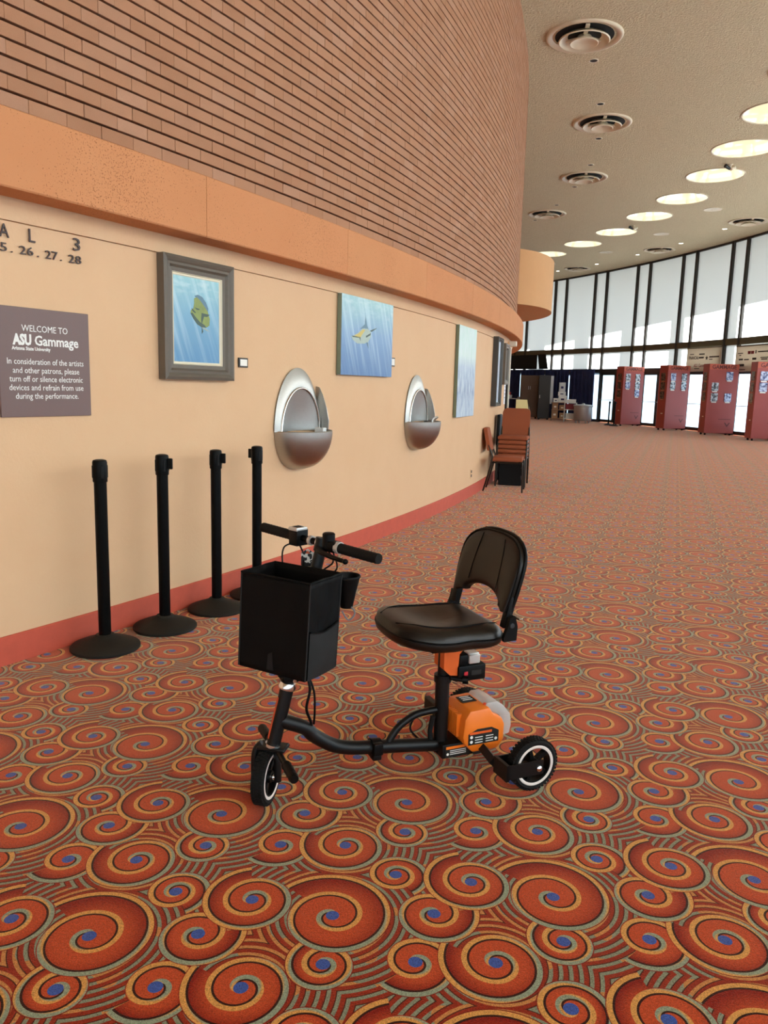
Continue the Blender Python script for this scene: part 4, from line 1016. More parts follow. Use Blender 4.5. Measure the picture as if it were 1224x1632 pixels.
    # --- seat pan and cushion
    def outline(t, k=1.0):
        """seat outline, front rounded, rear squarer; t in 0..1 round the seat"""
        an = 2 * PI * t; cx, sy = math.cos(an), math.sin(an)
        n = 2.6 if cx > 0 else 4.0
        d = (abs(cx) ** n + abs(sy) ** n) ** (-1 / n)
        x = 0.284 + 0.203 * d * cx * k; y = 0.212 * d * sy * k
        y *= 1 - 0.10 * max(0, 1 - abs((x - 0.24) / 0.13))        # waist
        return x, y
    prof = [(0.0, 0.522), (0.80, 0.522), (0.93, 0.527), (0.985, 0.538), (1.0, 0.550), (0.995, 0.560), (0.965, 0.572), (0.90, 0.583), (0.78, 0.592), (0.6, 0.594), (0.4, 0.592), (0.2, 0.590), (0.0, 0.589)]
    def seatf(u, v):
        k, z = prof[int(round(v * (len(prof) - 1)))]
        x, y = outline(u, k)
        if z > 0.56:
            z += 0.020 * (abs(y) / 0.21) ** 2 * 0.6 + 0.022 * max(0, (x - 0.38) / 0.12) - 0.012 * max(0, 1 - abs((x - 0.25) / 0.12)) * (1 - min(1, abs(y) / 0.2))
        z += 0.012 * max(0, (x - 0.30) / 0.2) - 0.020 * max(0, (abs(y) - 0.15) / 0.06) * max(0, (0.45 - x) / 0.3) * (1 if z > 0.5 else 0) * 0.4
        return (x, y, z)
    mb = MB(); mb.grid(seatf, 64, len(prof) - 1); se = P(mb, 'seat', M['leather'], o, 60)
    def seam(pts, name, par, r=0.0022, mat='blackplastic'):
        mb = MB(); mb.tube(pts, r, 6, smooth=0); P(mb, name, M[mat], par)
    seam([(lambda p: (p[0], p[1], p[2] + 0.0005))(seatf(i / 64, 5 / 12)) for i in range(65)], 'seat_piping', se, 0.004)
    def top(x, y):
        # height of the cushion at x, y by marching the profile outwards
        an = math.atan2(y / 0.212, (x - 0.284) / 0.203) / (2 * PI) % 1
        best = None
        for j in range(6, 13):
            px, py, pz = seatf(an, j / 12)
            d = (px - x) ** 2 + (py - y) ** 2
            if best is None or d < best[0]: best = (d, pz)
        return best[1]
    for s in (-1, 1):
        pts = [(0.11 + 0.36 * i / 24, s * (0.125 + 0.02 * math.sin(PI * i / 24) - 0.06 * max(0, (i - 15) / 9) ** 2)) for i in range(25)]
        zz = [top(*p) for p in pts]; zz = [sum(zz[max(0, i - 2):i + 3]) / len(zz[max(0, i - 2):i + 3]) for i in range(25)]
        seam([(x, y, z + 0.0008) for (x, y), z in zip(pts, zz)], 'seat_seam', se)
    mb = MB(); mb.box((0.12, -0.13, 0.505), (0.36, 0.13, 0.526), 0.004, 1); P(mb, 'seat_plate', M['blackplastic'])
    # --- backrest: rounded slab with an arch cut in its foot
    def lean(y, z, d): return (0.098 - 0.26 * (z - 0.60) + d + 0.30 * (0.22 ** 2 - y * y) * -0.9 + 0.0, y, z)
    Wb, zt, z0, za, wa = 0.196, 0.893, 0.645, 0.688, 0.120
    def bo(u):
        """outer contour from near foot over the top to far foot"""
        if u < 0.28: t = u / 0.28; return (Wb - 0.012 * (1 - t) ** 2, z0 + (0.775 - z0) * t)
        if u > 0.72: t = (1 - u) / 0.28; return (-(Wb - 0.012 * (1 - t) ** 2), z0 + (0.775 - z0) * t)
        an = PI * (u - 0.28) / 0.44; ca, sa = math.cos(an), math.sin(an); n = 2.7
        d = (abs(ca) ** n + abs(sa) ** n) ** (-1 / n); return (Wb * ca * d, 0.775 + (zt - 0.775) * sa * d)
    def bi(u):
        if u < 0.2: t = u / 0.2; return (wa + 0.030 * (1 - t), z0 + 0.005 * t)
        if u > 0.8: t = (1 - u) / 0.2; return (-(wa + 0.030 * (1 - t)), z0 + 0.005 * t)
        an = PI * (u - 0.2) / 0.6; return (wa * math.cos(an), z0 + 0.005 + (za - z0) * math.sin(an))
    sec = [(0.0, 0.0), (0.0, 0.018), (0.03, 0.028), (0.12, 0.034), (0.35, 0.038), (0.65, 0.038), (0.88, 0.034), (0.97, 0.028), (1.0, 0.018), (1.0, 0.0), (0.5, -0.004), (0.0, 0.0)]
    def backf(u, v):
        k, d = sec[int(round(v * (len(sec) - 1)))]
        a, b = bi(u), bo(u); y = a[0] + (b[0] - a[0]) * k; z = a[1] + (b[1] - a[1]) * k
        return lean(y, z, d)
    mb = MB(); mb.grid(backf, 60, len(sec) - 1)
    n_ = 61
    for e in (0, 60): mb.f.append(tuple(j * n_ + e for j in range(len(sec) - 1)))
    ba = P(mb, 'backrest', M['leather'], o, 60)
    seam([lean(bo(i / 40)[0] * 1.0, bo(i / 40)[1], 0.026) for i in range(41)], 'back_piping', ba, 0.0042)
    mb = MB(); mb.tube([lean(bo(i / 40)[0] * 1.006, bo(i / 40)[1] + 0.001, 0.006) for i in range(41)], 0.0075, 8); P(mb, 'back_shell_edge', M['blackplastic'], ba)
    for s in (-1, 1):
        seam([lean(s * (0.075 + 0.05 * (1 - t / 10) ** 2 * 0 + 0.035 * (t / 10) ** 2 * -0.6 + 0.02), 0.70 + 0.178 * t / 10, 0.0385) for t in range(11)], 'back_seam', ba, 0.002)
        mb = MB(); mb.box((-0.014, s * 0.178 - 0.016, 0.59), (0.012, s * 0.178 + 0.016, 0.70), 0.006, 2); mb.v = [lean(y, z, x + 0.012) for x, y, z in mb.v]; P(mb, 'back_strut', M['blackplastic'])
        mb = MB(); mb.prism([(0.076, 0.550), (0.125, 0.548), (0.128, 0.562), (0.112, 0.600), (0.106, 0.632), (0.084, 0.632), (0.074, 0.60)], s * 0.205 - 0.008, s * 0.205 + 0.008, 'Y'); h = P(mb, 'hinge', M['blackplastic'], o, 25)
        mb = MB(); mb.lathe([(0, 0), (0.009, 0), (0.009, 0.004), (0, 0.005)], 14, Matrix.Translation((0.098, s * 0.213, 0.605)) @ Matrix.Rotation(-s * PI / 2, 4, 'X')); P(mb, 'hinge_bolt', M['chrome' if s < 0 else 'darkgrey'], h)
    mb = MB(); mb.box((0.072, 0.188, 0.628), (0.086, 0.240, 0.636), 0.002, 1); P(mb, 'release_lever', M['chrome'], o)
    # --- steering column, bar and controls
    mb = MB(); mb.tube([(ax(0.41), 0, 0.41), (ax(0.885), 0, 0.885)], 0.0195, 18); P(mb, 'stem', M['blacktube'])
    mb = MB(); mb.tube([(ax(0.86), 0, 0.86), (ax(0.90), 0, 0.905)], 0.024, 16); P(mb, 'stem_clamp', M['blacktube'])
    far, near = Vector((0.845, -0.272, 0.899)), Vector((0.616, 0.243, 0.880))
    B = lambda t: far + (near - far) * t
    mb = MB(); mb.tube([B(0.02), B(0.98)], 0.0115, 14); hb = P(mb, 'handlebar', M['black'])
    for a, b in ((0.0, 0.30), (0.68, 1.0)):
        mb = MB(); n = 22; mb.tube([B(a + (b - a) * k / n) for k in range(n + 1)], [0.0165 + (0.0012 if k % 2 else 0) for k in range(n + 1)], 14); P(mb, 'grip', M['rubber'], hb)
    rot = Matrix.Rotation(math.atan2((near - far).y, (near - far).x), 4, 'Z')
    def at(t, dz=0.0): return Matrix.Translation(B(t) + Vector((0, 0, dz))) @ rot
    mb = MB(); mb.box((-0.022, -0.026, -0.028), (0.022, 0.026, 0.030), 0.006, 2, at(0.335)); dp = P(mb, 'display_unit', M['blackplastic'])
    mb = MB(); mb.box((-0.022, -0.028, 0.024), (0.022, 0.022, 0.036), 0.004, 2, at(0.335)); P(mb, 'display_bezel', M['silver'], dp)
    mb = MB(); mb.box((-0.014, -0.016, 0.0355), (0.014, 0.012, 0.0370), 0, 2, at(0.335)); P(mb, 'screen', M['dark'], dp)
    mb = MB(); mb.tube([(0, 0, -0.02), (0, 0, 0.026), (0, 0, 0.03)], [0.021, 0.021, 0.016], 18, mtx=at(0.60, 0.012)); P(mb, 'horn_button', M['blackplastic'], hb)
    mb = MB(); mb.box((-0.028, -0.018, -0.018), (0.028, 0.018, 0.018), 0.005, 2, at(0.63)); P(mb, 'switch_housing', M['blackplastic'], hb)
    mb = MB(); mb.tube([(-0.008, 0, 0), (0.008, 0, 0)], 0.0205, 16, mtx=at(0.685)); P(mb, 'silver_collar', M['silver'], hb)
    for t in (0.45, 0.52):
        mb = MB(); mb.tube([(-0.006, 0, 0), (0.006, 0, 0)], 0.0165, 16, mtx=at(t)); P(mb, 'silver_clip', M['silver'], hb)
    mb = MB(); lv = [(-0.04, -0.024, -0.014), (0.0, -0.040, -0.018), (0.06, -0.048, -0.022), (0.105, -0.046, -0.026)]
    mb.tube(lv, [0.011, 0.009, 0.008, 0.007], 10, smooth=4, mtx=at(0.63)); bl = P(mb, 'brake_lever', M['blackplastic'], hb)
    mb = MB(); bm = bmesh.new(); bmesh.ops.create_icosphere(bm, subdivisions=2, radius=0.0095); mb.bm(bm, at(0.63) @ Matrix.Translation((0.108, -0.046, -0.026))); P(mb, 'lever_ball', M['blackplastic'], hb)
    # cables
    def cable(pts, r=0.0028):
        mb = MB(); mb.tube(pts, r, 8, smooth=8); P(mb, 'cable', M['blackplastic'])
    d0 = B(0.335)
    cable([d0 + Vector((0, 0, -0.02)), d0 + Vector((0.055, 0.015, -0.03)), d0 + Vector((0.060, 0.03, -0.10)), (0.80, -0.03, 0.72)])
    cable([d0 + Vector((0, 0, -0.02)), d0 + Vector((-0.01, 0.03, -0.06)), (0.775, -0.02, 0.77), (0.77, 0.0, 0.70)])
    cable([B(0.60) + Vector((0, 0, -0.02)), (0.70, 0.06, 0.835), (0.735, 0.03, 0.79), (0.75, 0.01, 0.70)])
    cable([B(0.64) + Vector((0, 0, -0.02)), (0.69, 0.07, 0.815), (0.725, 0.04, 0.775), (0.745, 0.015, 0.70)])
    cable([(0.78, 0.025, 0.46), (0.765, 0.035, 0.40), (0.775, 0.03, 0.33), (0.755, 0.018, 0.275), (0.748, 0.006, 0.25)], 0.005)
    cable([(0.775, 0.02, 0.46), (0.750, 0.03, 0.39), (0.745, 0.028, 0.32), (0.742, 0.012, 0.262)], 0.004)
    cable([(0.30, -0.04, 0.10), (0.33, -0.08, 0.14), (0.30, -0.07, 0.20), (0.26, -0.02, 0.215)], 0.004)
    # folded chain/cable sleeve beside the post
    mb = MB(); mb.tube([(0.285, 0.0, 0.12), (0.288, 0.0, 0.16), (0.278, 0.0, 0.215)], 0.010, 8); P(mb, 'cable_sleeve', M['rubber'])
    # key tag hanging from the bar
    mb = MB(); mb.prism([(-0.022, -0.03), (0.022, -0.03), (0.022, 0.016), (0.0, 0.030), (-0.022, 0.016)], -0.0025, 0.0025, 'Y', at(0.42, -0.062) @ Matrix.Rotation(0.85, 4, 'Z')); tg = P(mb, 'key_tag', M['tag'], o, None)
    mb = MB(); mb.prism([(-0.008, 0.014), (0.008, 0.014), (0.0, 0.026)], -0.0032, 0.0032, 'Y', at(0.42, -0.062) @ Matrix.Rotation(0.85, 4, 'Z')); P(mb, 'tag_corner', plain('tag_orange', (200, 90, 50), 0.5), tg, None)
    # --- storage bag
    bc, yaw = Vector((0.849, 0.071, 0.660)), rad(35.8)
    e = Vector((math.cos(yaw), math.sin(yaw), 0)); tr = Vector((math.sin(yaw), -math.cos(yaw), 0)); upv = Vector((0, 0, 1)) - e * 0.07
    W_, D_, H_ = 0.267, 0.166, 0.304
    def bg_(a, b, h, out=0.0):   # a: across (-1 near .. 1 far), b: front/back (-1..1), h: 0..1
        taper = 1 + 0.02 * (h - 0.5)
        return bc + tr * (a * W_ / 2 * taper) + e * (b * D_ / 2 * taper) + upv * ((h - 0.5) * H_)
    def ring(u):
        u = (u % 1) * 4; k = int(u) % 4; t = (u - int(u)) * 2 - 1
        return [(-1, t), (t, 1), (1, -t), (-t, -1)][k]
    def side(u, v):
        a, b = ring(u); k = int((u % 1) * 4); t = ((u * 4) % 1)
        p = bg_(a, b, v)
        nrm = [-tr, e, tr, -e][k % 4]
        bul = 4 * t * (1 - t) * math.sin(PI * v) * (-0.004 if k in (0, 2) else -0.002)
        wr = 0.0035 * math.sin(9 * v + 5 * t + k) * math.sin(13 * t - 6 * v + 2 * k) * 4 * t * (1 - t)
        return p + nrm * (bul + (wr if k in (0, 2) else wr * 0.5))
    mb = MB(); mb.grid(side, 64, 16)
    mb.add([bg_(-1, -1, 0), bg_(1, -1, 0), bg_(1, 1, 0), bg_(-1, 1, 0)], [(0, 1, 2, 3)])
    bag = P(mb, 'storage_bag', M['nylon'], o, 50)
    md = bag.modifiers.new('thick', 'SOLIDIFY'); md.thickness = 0.005; md.offset = -1
    mb = MB(); mb.tube([side(i / 64, 1.0) for i in range(65)], 0.0042, 8); P(mb, 'top_piping', M['nylon'], bag)
    for a, b in ((-1, 1), (1, 1), (-1, -1)):
        mb = MB(); mb.tube([bg_(a, b, k / 6) for k in range(7)], 0.0028, 6); P(mb, 'corner_piping', M['net'], bag)
    def pk(u, v):
        t = 0.04 + 0.92 * u; p = bg_(-1, t * 2 - 1, v * (0.50 - 0.05 * math.sin(PI * u)))
        return p - tr * (0.004 + 0.012 * math.sin(PI * u) * math.sin(PI * min(1, v * 0.9 + 0.1)))
    mb = MB(); mb.grid(pk, 10, 8); P(mb, 'mesh_pocket', M['net'], bag, 60)
    mb = MB(); mb.tube([pk(i / 10, 1.0) for i in range(11)], 0.0035, 6); P(mb, 'pocket_hem', M['nylon'], bag)
    mb = MB(); mb.prism([(-0.014, -0.03), (0.012, -0.032), (0.006, 0.02), (-0.010, 0.028)], -0.001, 0.001, 'Y', Matrix.Translation(bg_(0.05, 1.02, 0.13)) @ Matrix.Rotation(yaw - PI / 2, 4, 'Z')); P(mb, 'reflector', M['net'], bag, None)
    # bag bracket
    mb = MB(); mb.box((ax(0.46) - 0.02, -0.035, 0.452), (ax(0.46) + 0.055, 0.040, 0.466), 0.004, 1); mb.box((ax(0.43) - 0.03, -0.030, 0.425), (ax(0.43) + 0.03, 0.030, 0.455), 0.006, 1)
    mb.tube([(ax(0.44) - 0.01, 0.05, 0.445), (ax(0.5) - 0.02, 0.075, 0.455), (ax(0.5) + 0.0, 0.085, 0.505)], 0.006, 8); P(mb, 'bag_bracket', M['blackplastic'])
    mb = MB(); mb.tube([(ax(0.44), 0.03, 0.44), (ax(0.44) - 0.002, 0.05, 0.44)], 0.007, 10); P(mb, 'bracket_bolt', M['chrome'])
    # cup holder
    mb = MB(); mb.lathe([(0.0, 0.0), (0.020, 0.0), (0.030, 0.05), (0.043, 0.105), (0.0395, 0.105), (0.027, 0.05), (0.018, 0.005), (0.0, 0.005)], 24, Matrix.Translation((0.655, 0.075, 0.683))); q = P(mb, 'cup_holder', M['blackplastic'])
    mb = MB(); mb.lathe([(0.0415, 0.1), (0.045, 0.105), (0.0425, 0.110), (0.0395, 0.105), (0.0415, 0.1)], 24, Matrix.Translation((0.655, 0.075, 0.683))); P(mb, 'cup_rim', M['rubber'], q)
    mb = MB(); mb.tube([(0.69, 0.06, 0.76), (0.735, 0.02, 0.765)], 0.006, 8); P(mb, 'cup_arm', M['blackplastic'], q)
    mb = MB(); mb.tube([(0.655, 0.085, 0.70), (0.635, 0.10, 0.67), (0.655, 0.095, 0.645), (0.675, 0.085, 0.675)], 0.003, 6, smooth=4); P(mb, 'cup_strap', M['greycloth'], q)
scooter()

# ------------------------------------------------------------------ far end: kiosks, banners, back-of-house clutter
def photo_mat(name, a, b, sc_):
    t = NT(name); v = t.coord(); oi = t.n('ShaderNodeObjectInfo')
    ad = t.n('ShaderNodeVectorMath', operation='ADD'); t.l(v, ad.inputs[0])
    cb = t.n('ShaderNodeCombineXYZ'); t.l(t.math('MULTIPLY', oi.outputs['Random'], 50), cb.inputs[0]); t.l(cb.outputs[0], ad.inputs[1])
    n = t.noise(sc_, 2, 0.5, ad.outputs[0])
    return t.bsdf(t.ramp(n, [(0.36, srgb(*a)), (0.62, srgb(*b))]), 0.3)
def kiosks():
    PH = photo_mat('grey_photo', (36, 40, 48), (214, 220, 228), 14); PB = photo_mat('blue_photo', (58, 66, 120), (206, 212, 236), 14)
    PD = photo_mat('dark_photo', (22, 18, 16), (120, 96, 84), 14)  # darkened photo copy, shade painted in for the kiosk side
    W, D, Hk = 1.05, 0.45, 2.43
    data = [((9.77, 32.73), 40, [(0.22, 2.0, 0), (0.70, 2.0, 0), (0.22, 1.68, 1), (0.70, 1.68, 0), (0.70, 1.36, 1)], 'leftmost and farthest of the four'),
            ((10.58, 29.87), 42, [(0.25, 2.0, 1), (0.75, 2.0, 0), (0.25, 1.68, 0), (0.75, 1.68, 0)], 'second from the left of the four'),
            ((11.11, 27.37), 26, [(0.70, 2.03, 1), (0.24, 1.66, 0), (0.24, 1.30, 0), (0.70, 1.30, 1)], 'third from the left'),
            ((11.50, 24.66), 24, [(0.22, 2.0, 1), (0.70, 2.0, 0), (0.22, 1.66, 1), (0.70, 1.66, 0)], 'cut by the right edge')]
    for (x, y), al, ph, l in data:
        x *= 0.9895; y *= 0.9895
        psi = math.atan2(x, y); u = (math.cos(psi) * math.cos(rad(al)) + math.sin(psi) * math.sin(rad(al)), -math.sin(psi) * math.cos(rad(al)) + math.cos(psi) * math.sin(rad(al)))
        o = thing('photo_kiosk', 'tall brick red photo kiosk on the carpet, ' + l, 'kiosk', (x, y, 0), math.atan2(u[1], u[0]), 'red photo kiosks in front of the windows')
        mb = MB(); mb.box((0, 0, 0.07), (W, D, Hk), 0.006, 1); mb.obj('body', M['kiosk'], o)
        mb = MB(); mb.box((0.004, -0.006, Hk - 0.19), (W - 0.004, 0.0, Hk - 0.006)); hd = mb.obj('header', M['kioskhead'], o)
        me = text_mesh('GAMMAGE', 0.19, M['kiosktext'], 0.002, 0.004); xs = [v.co.x for v in me.vertices]
        me.transform(Matrix.Diagonal((0.82 * W / (max(xs) - min(xs)), 1, 1, 1)))
        q = link('lettering', me, hd); q.location = (W / 2, -0.009, Hk - 0.165)
        for (fx, z, k) in ph:
            mb = MB(); mb.box((fx * W - 0.12, -0.016, z - 0.14), (fx * W + 0.12, 0, z + 0.14)); p = mb.obj('photo_panel', (PH, PB)[k], o)
            mb = MB(); mb.box((fx * W - 0.085, -0.014, z - 0.185), (fx * W + 0.085, 0, z - 0.148)); mb.obj('caption', M['paper'], p)
        for z in (2.0, 1.66, 1.32):
            mb = MB(); mb.box((-0.014, D / 2 - 0.11, z - 0.14), (0, D / 2 + 0.11, z + 0.14)); p = mb.obj('photo_panel', PD, o)
            mb = MB(); mb.box((-0.012, D / 2 - 0.07, z - 0.18), (0, D / 2 + 0.07, z - 0.152)); mb.obj('caption', M['card'], p)  # side captions coloured darker than the front ones, painted shade
        mb = MB(); mb.box((-0.006, 0.12, 0.62), (0, 0.22, 0.65)); mb.obj('side_plate', M['cream'], o)
        mb = MB(); mb.prism([(0.66 * W, 0.44), (0.70 * W, 0.44), (0.76 * W, 0.35), (0.82 * W, 0.44), (0.86 * W, 0.44), (0.76 * W, 0.29)], -0.004, 0.0, 'Y'); mb.obj('chevron_mark', M['kiosktext'], o)
        mb = MB(); mb.box((0.45 * W, -0.003, 0.545), (0.87 * W, 0, 0.562)); mb.obj('small_print', M['kiosktext'], o)
        for cx_, cy_ in ((0.08, 0.08), (W - 0.08, 0.08), (0.08, D - 0.08), (W - 0.08, D - 0.08)):
            mb = MB(); mb.tube([(cx_ - 0.02, cy_, 0.036), (cx_ + 0.02, cy_, 0.036)], 0.036, 12); mb.box((cx_ - 0.025, cy_ - 0.02, 0.05), (cx_ + 0.025, cy_ + 0.02, 0.075)); mb.obj('caster', M['blackplastic'], o)
kiosks()
def banners():
    for (a0, a1, z0, z1, l, lines) in ((14.28, 11.46, 2.23, 3.10, 'beige sponsor banner above the doors, the whole one left of the right edge', [('FINANCIAL', 0.21, 0.30, 0.52, 0.17), ('ASU Gammage', 0.44, 0.42, 0.19, 0.17), (None, 0.15, 0.12, 0.72, 0.03), (None, 0.45, 0.16, 0.70, 0.05), (None, 0.44, 0.15, 0.55, 0.06), (None, 0.81, 0.28, 0.57, 0.05), (None, 0.72, 0.10, 0.48, 0.03), (None, 0.33, 0.15, 0.11, 0.03)]),
                                  (10.34, 6.6, 2.20, 3.06, 'beige sponsor banner above the doors, cut by the right edge', [(None, 0.10, 0.11, 0.70, 0.03), (None, 0.10, 0.04, 0.62, 0.03), ('red', 0.285, 0.06, 0.67, 0.10), ('red', 0.352, 0.06, 0.67, 0.10), (None, 0.42, 0.02, 0.68, 0.11), (None, 0.56, 0.2, 0.72, 0.04), (None, 0.12, 0.09, 0.44, 0.06), (None, 0.24, 0.10, 0.44, 0.04), (None, 0.40, 0.08, 0.44, 0.07), (None, 0.60, 0.16, 0.50, 0.03), (None, 0.60, 0.12, 0.43, 0.04), (None, 0.14, 0.12, 0.20, 0.08), (None, 0.15, 0.16, 0.05, 0.03)])):
        a = (a0 + a1) / 2; W = (R_WIN - 0.16) * rad(a0 - a1) * 0.995; H = z1 - z0
        o = thing('sponsor_banner', l, 'banner', pol(R_WIN - 0.13, a, z0), win_frame(a), 'sponsor banners above the doors')
        mb = MB(); mb.box((-W / 2, -0.012, 0), (W / 2, 0.012, H)); mb.obj('panel', M['banner'], o)
        mb = MB(); mb.tube([(-W / 2, 0, H), (W / 2, 0, H)], 0.022, 8); mb.obj('top_rod', M['transom'], o)
        for (b, fx, fw_, fz, s) in lines:
            if b in (None, 'red'):
                mb = MB(); mb.box((-W / 2 + (fx - fw_ / 2) * W, -0.0145, fz * H), (-W / 2 + (fx + fw_ / 2) * W, -0.0115, fz * H + s)); mb.obj('print_line', M['maroon' if b else 'bannertext'], o); continue
            me = text_mesh(b, s, M['maroon'] if b.startswith('ASU') else M['bannertext'], 0.001, s * 0.02); xs = [v.co.x for v in me.vertices]
            me.transform(Matrix.Diagonal((fw_ * W / (max(xs) - min(xs)), 1, 1, 1)))
            q = link('lettering', me, o); q.location = (-W / 2 + fx * W, -0.0135, fz * H)
        if a0 > 12:
            st = []
            for k in range(10):
                r_ = 0.09 if k % 2 == 0 else 0.042; st.append((0.60 * W - W / 2 + r_ * math.sin(k * PI / 5), 0.56 * H + r_ * math.cos(k * PI / 5)))
            mb = MB(); mb.prism(st, -0.0145, -0.012, 'Y'); mb.obj('star_mark', M['bannertext'], o)
banners()
def back_corner():
    # navy drapes along the glazing
    spans = [(22.55, 25.1), (25.15, 27.7), (27.75, 30.3), (30.35, 33.0), (33.05, 36.0)]
    nm = ['nearest the kiosks', 'behind the steel can and cart', 'behind the dark cabinet', 'behind the brown cabinet', 'farthest into the dark corner']
    for i, (a0, a1) in enumerate(spans):
        R = R_WIN - 0.22
        o = thing('drape_panel', 'dark navy pleated drape along the far windows, ' + nm[i], 'curtain', pol(R, (a0 + a1) / 2), win_frame((a0 + a1) / 2), 'navy drapes along the far glazing')
        W = R * rad(a1 - a0)
        def dr(u, v): return (-W / 2 + W * u, 0.055 * math.sin(u * 2 * PI * 13) + 0.02 * math.sin(u * 40 + v * 3), 0.03 + (2.36 - 0.03) * v)
        mb = MB(); mb.grid(dr, 150, 3); mb.obj('cloth', M['drape'], o, 80)
        mb = MB(); mb.tube([(-W / 2, 0, 2.38), (W / 2, 0, 2.38)], 0.02, 8); mb.obj('rail', M['black'], o)
    for (pts, l) in (([(33.0, 2.42), (28.85, 2.42), (28.85, 3.12), (33.0, 3.12)], 'black cloth hung over the far corner clerestory, left piece'), ([(28.5, 2.42), (27.6, 2.42), (27.9, 3.14), (28.75, 3.14)], 'black cloth with slanted edge over the clerestory, right piece')):
        R = R_WIN - 0.12; ac = sum(p[0] for p in pts) / 4
        o = thing('blackout_cloth', l, 'cloth', pol(R, ac, 2.42), win_frame(ac), 'black cloths over the clerestory')
        q = [(-(R * rad(a - ac)), z - 2.42) for a, z in pts]
        mb = MB(); mb.prism(q, -0.012, 0.012, 'Y'); mb.obj('cloth', M['blackout'], o)
        mb = MB(); z1 = max(z for _, z in q); mb.tube([(q[3][0], 0, z1), (q[2][0], 0, z1)], 0.018, 8); mb.obj('hanging_rod', M['black'], o)
    # brown two-door cabinet
    def facing(x, y): return math.atan2(y, x) - PI / 2
    def obj_at(name, label, cat, xy, group=None): return thing(name, label, cat, (xy[0], xy[1], 0), facing(*xy) , group)
    x, y = 6.83, 37.9; o = obj_at('storage_cabinet', 'tall brown two-door cabinet in the dark far corner', 'cabinet', (x, y))
    mb = MB(); mb.box((-0.44, 0, 0.08), (0.44, 0.5, 2.06), 0.006, 1); mb.obj('body', M['wood'], o)
    for s in (-1, 1):
        for z0, z1 in ((0.1, 0.88), (0.90, 2.04)):
            x0, x1 = sorted((s * 0.006, s * 0.432)); mb = MB(); mb.box((x0, -0.018, z0), (x1, 0.0, z1), 0.004, 1); d = mb.obj('door', M['wood'], o)
            mb = MB(); mb.box((s * 0.04 - 0.008, -0.035, (z0 + z1) / 2 - 0.08), (s * 0.04 + 0.008, -0.016, (z0 + z1) / 2 + 0.08)); mb.obj('handle', M['alu'], d)
    for s in (-1, 1):
        mb = MB(); mb.box((s * 0.36 - 0.04, 0.04, 0), (s * 0.36 + 0.04, 0.46, 0.08)); mb.obj('foot', M['black'], o)
    x, y = 7.38, 37.0; o = obj_at('equipment_rack', 'tall charcoal equipment cabinet right of the brown cabinet', 'cabinet', (x, y))
    mb = MB(); mb.box((-0.27, 0, 0.06), (0.27, 0.6, 2.07), 0.01, 1); mb.obj('body', M['darkgrey'], o)
    mb = MB(); mb.box((-0.24, -0.015, 0.12), (0.24, 0, 2.02)); d = mb.obj('door', M['darkgrey'], o)
    mb = MB(); mb.box((-0.22, -0.035, 1.0), (-0.19, -0.012, 1.15)); mb.obj('handle', M['alu'], d)
    mb = MB(); mb.box((0.27, 0.05, 0.75), (0.40, 0.09, 2.05)); mb.obj('side_panel', M['alu'], o)
    for s in (-1, 1):
        mb = MB(); mb.box((s * 0.2 - 0.04, 0.05, 0), (s * 0.2 + 0.04, 0.5, 0.06)); mb.obj('foot', M['black'], o)
    # table with oddments left of the cabinet
    x, y = 6.28, 38.95; o = obj_at('work_table', 'small grey table at the left edge of the dark corner', 'table', (x, y))
    mb = MB(); mb.box((-0.40, 0, 0.90), (0.40, 0.5, 0.94), 0.004, 1); mb.obj('table_top', M['alu'], o)
    for sx_ in (-0.36, 0.36):
        for sy_ in (0.05, 0.45):
            mb = MB(); mb.tube([(sx_, sy_, 0), (sx_, sy_, 0.9)], 0.018, 8); mb.obj('leg', M['alu'], o)
    f = facing(x, y); cx_, sx_ = math.cos(f), math.sin(f)
    def on(dx, dy): return (x + dx * cx_ - dy * sx_, y + dx * sx_ + dy * cx_)
    for dx, w, h, m_, l, nm in ((-0.25, 0.3, 0.16, 'alu', 'grey bin on the small far table', 'bin'), (-0.12, 0.12, 0.14, 'red', 'red tub on the grey bin at the small far table', 'tub'), (0.1, 0.12, 0.35, 'drape', 'blue bottle crate on the small far table', 'crate'), (0.27, 0.18, 0.07, 'whiteplastic', 'white tray on the small far table', 'tray')):
        p = on(dx, 0.2); z = 0.94 if nm != 'tub' else 1.10
        if nm == 'tub': p = on(-0.22, 0.2)
        b = tag(link('storage_' + nm, None, None, (p[0], p[1], z), f), l, nm)
        mb = MB(); mb.box((-w / 2, -0.1, 0), (w / 2, 0.1, h), 0.012, 1); mb.obj('shell', M[m_], b)
        mb = MB(); mb.box((-w / 2 - 0.008, -0.108, h - 0.03), (w / 2 + 0.008, 0.108, h - 0.012), 0.004, 1); mb.obj('rim', M[m_], b)
    # shelving with cartons and the white cart
    x, y = 7.88, 36.0; o = obj_at('shelf_unit', 'open shelf with cardboard boxes left of the white cart', 'shelf', (x, y)); f = facing(x, y); cx_, sx_ = math.cos(f), math.sin(f)
    for z in (0.12, 0.5, 0.84):
        mb = MB(); mb.box((-0.33, 0, z - 0.02), (0.33, 0.45, z)); mb.obj('shelf_board', M['card'], o)
    for a in (-0.32, 0.32):
        for b_ in (0.02, 0.43):
            mb = MB(); mb.box((a - 0.015, b_ - 0.015, 0), (a + 0.015, b_ + 0.015, 0.84)); mb.obj('post', M['darkgrey'], o)
    k = 0
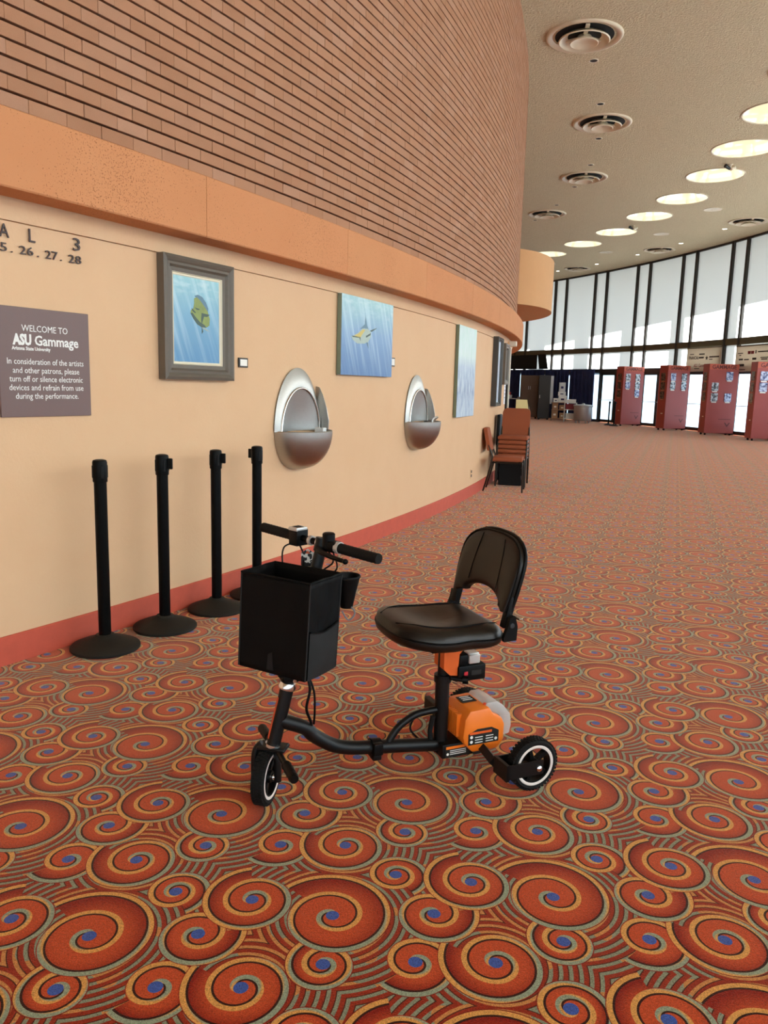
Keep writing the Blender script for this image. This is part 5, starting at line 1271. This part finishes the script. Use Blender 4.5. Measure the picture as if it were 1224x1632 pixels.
    for dx, z, w, h, m_, l in ((-0.17, 0.12, 0.28, 0.34, 'card', 'tan carton on the bottom shelf, left'), (0.16, 0.12, 0.22, 0.24, 'card', 'brown carton on the bottom shelf, right'), (-0.16, 0.5, 0.26, 0.30, 'card', 'tan carton on the upper shelf, left'), (0.15, 0.5, 0.26, 0.22, 'card', 'tan carton on the upper shelf, right'),
                               (-0.15, 0.84, 0.22, 0.18, 'whiteplastic', 'white tub on top of the shelf unit, left'), (0.145, 0.84, 0.36, 0.30, 'whiteplastic', 'wide white machine box on top of the shelf unit'), (0.10, 1.146, 0.34, 0.17, 'whiteplastic', 'white carton stacked on the machine box'), (0.1, 1.322, 0.28, 0.42, 'alu', 'tall pale grey box topping the far pile')):
        p = on(dx, 0.22); b = tag(link('storage_box', None, None, (p[0], p[1], z), f), l, 'box', 'boxes on the far shelf unit')
        mb = MB(); mb.box((-w / 2, -0.16, 0), (w / 2, 0.16, h), 0.006, 1); mb.obj('carton', M[m_], b)
        mb = MB(); mb.box((-w / 2 - 0.003, -0.163, h - 0.035), (w / 2 + 0.003, 0.163, h + 0.004), 0.003, 1); mb.obj('lid', M[m_], b)
        mb = MB(); mb.box((-w * 0.2, -0.1625, h * 0.35), (w * 0.2, -0.1595, h * 0.6)); mb.obj('label_patch', M['drape' if m_ != 'card' else 'paper'], b)
    x, y = 8.16, 34.9; o = obj_at('utility_cart', 'white two-shelf cart on casters in front of the drapes', 'cart', (x, y)); f = facing(x, y); cx_, sx_ = math.cos(f), math.sin(f)
    for z in (0.16, 0.56, 0.86):
        mb = MB(); mb.box((-0.28, 0, z - 0.03), (0.28, 0.42, z), 0.006, 1); mb.obj('shelf', M['whiteplastic'], o)
    for a in (-0.26, 0.26):
        for b_ in (0.02, 0.40):
            mb = MB(); mb.box((a - 0.02, b_ - 0.02, 0.09), (a + 0.02, b_ + 0.02, 0.86)); mb.obj('post', M['whiteplastic'], o)
            mb = MB(); mb.tube([(a - 0.02, b_, 0.045), (a + 0.02, b_, 0.045)], 0.045, 12); mb.obj('caster', M['alu'], o)
    for z, w, h, m_, l in ((0.56, 0.42, 0.24, 'red', 'dark red bin on the middle shelf of the white cart'), (0.16, 0.40, 0.22, 'whiteplastic', 'white printed box on the bottom shelf of the cart'), (0.86, 0.44, 0.14, 'whiteplastic', 'flat white box on top of the cart')):
        p = on(0, 0.2); b = tag(link('storage_box', None, None, (p[0], p[1], z), f), l, 'box', 'boxes on the white cart')
        mb = MB(); mb.box((-w / 2, -0.15, 0), (w / 2, 0.15, h), 0.01, 1); mb.obj('carton', M[m_] if m_ != 'red' else M['maroon'], b)
        mb = MB(); mb.box((-w / 2 - 0.004, -0.154, h - 0.03), (w / 2 + 0.004, 0.154, h + 0.004), 0.003, 1); mb.obj('lid', M[m_] if m_ != 'red' else M['maroon'], b)
    x, y = 8.50, 34.0; o = obj_at('steel_can', 'large lidded galvanised can right of the white cart', 'can', (x, y))
    mb = MB(); mb.lathe([(0, 0.10), (0.36, 0.10), (0.375, 0.13), (0.40, 0.70), (0.42, 0.72), (0.42, 0.75), (0.40, 0.76), (0, 0.76)], 32, Matrix.Translation((0, 0.42, 0))); mb.obj('body', M['alu'], o, 40)
    mb = MB(); mb.lathe([(0.41, 0.75), (0.43, 0.755), (0.42, 0.775), (0.3, 0.80), (0.08, 0.815), (0.05, 0.85), (0, 0.86)], 32, Matrix.Translation((0, 0.42, 0))); mb.obj('lid', M['alu'], o, 40)
    for k in range(4):
        an = k * PI / 2 + 0.5; mb = MB(); mb.tube([(0.3 * math.cos(an), 0.42 + 0.3 * math.sin(an), 0), (0.3 * math.cos(an), 0.42 + 0.3 * math.sin(an), 0.11)], 0.03, 8); mb.obj('foot', M['alu'], o)
back_corner()
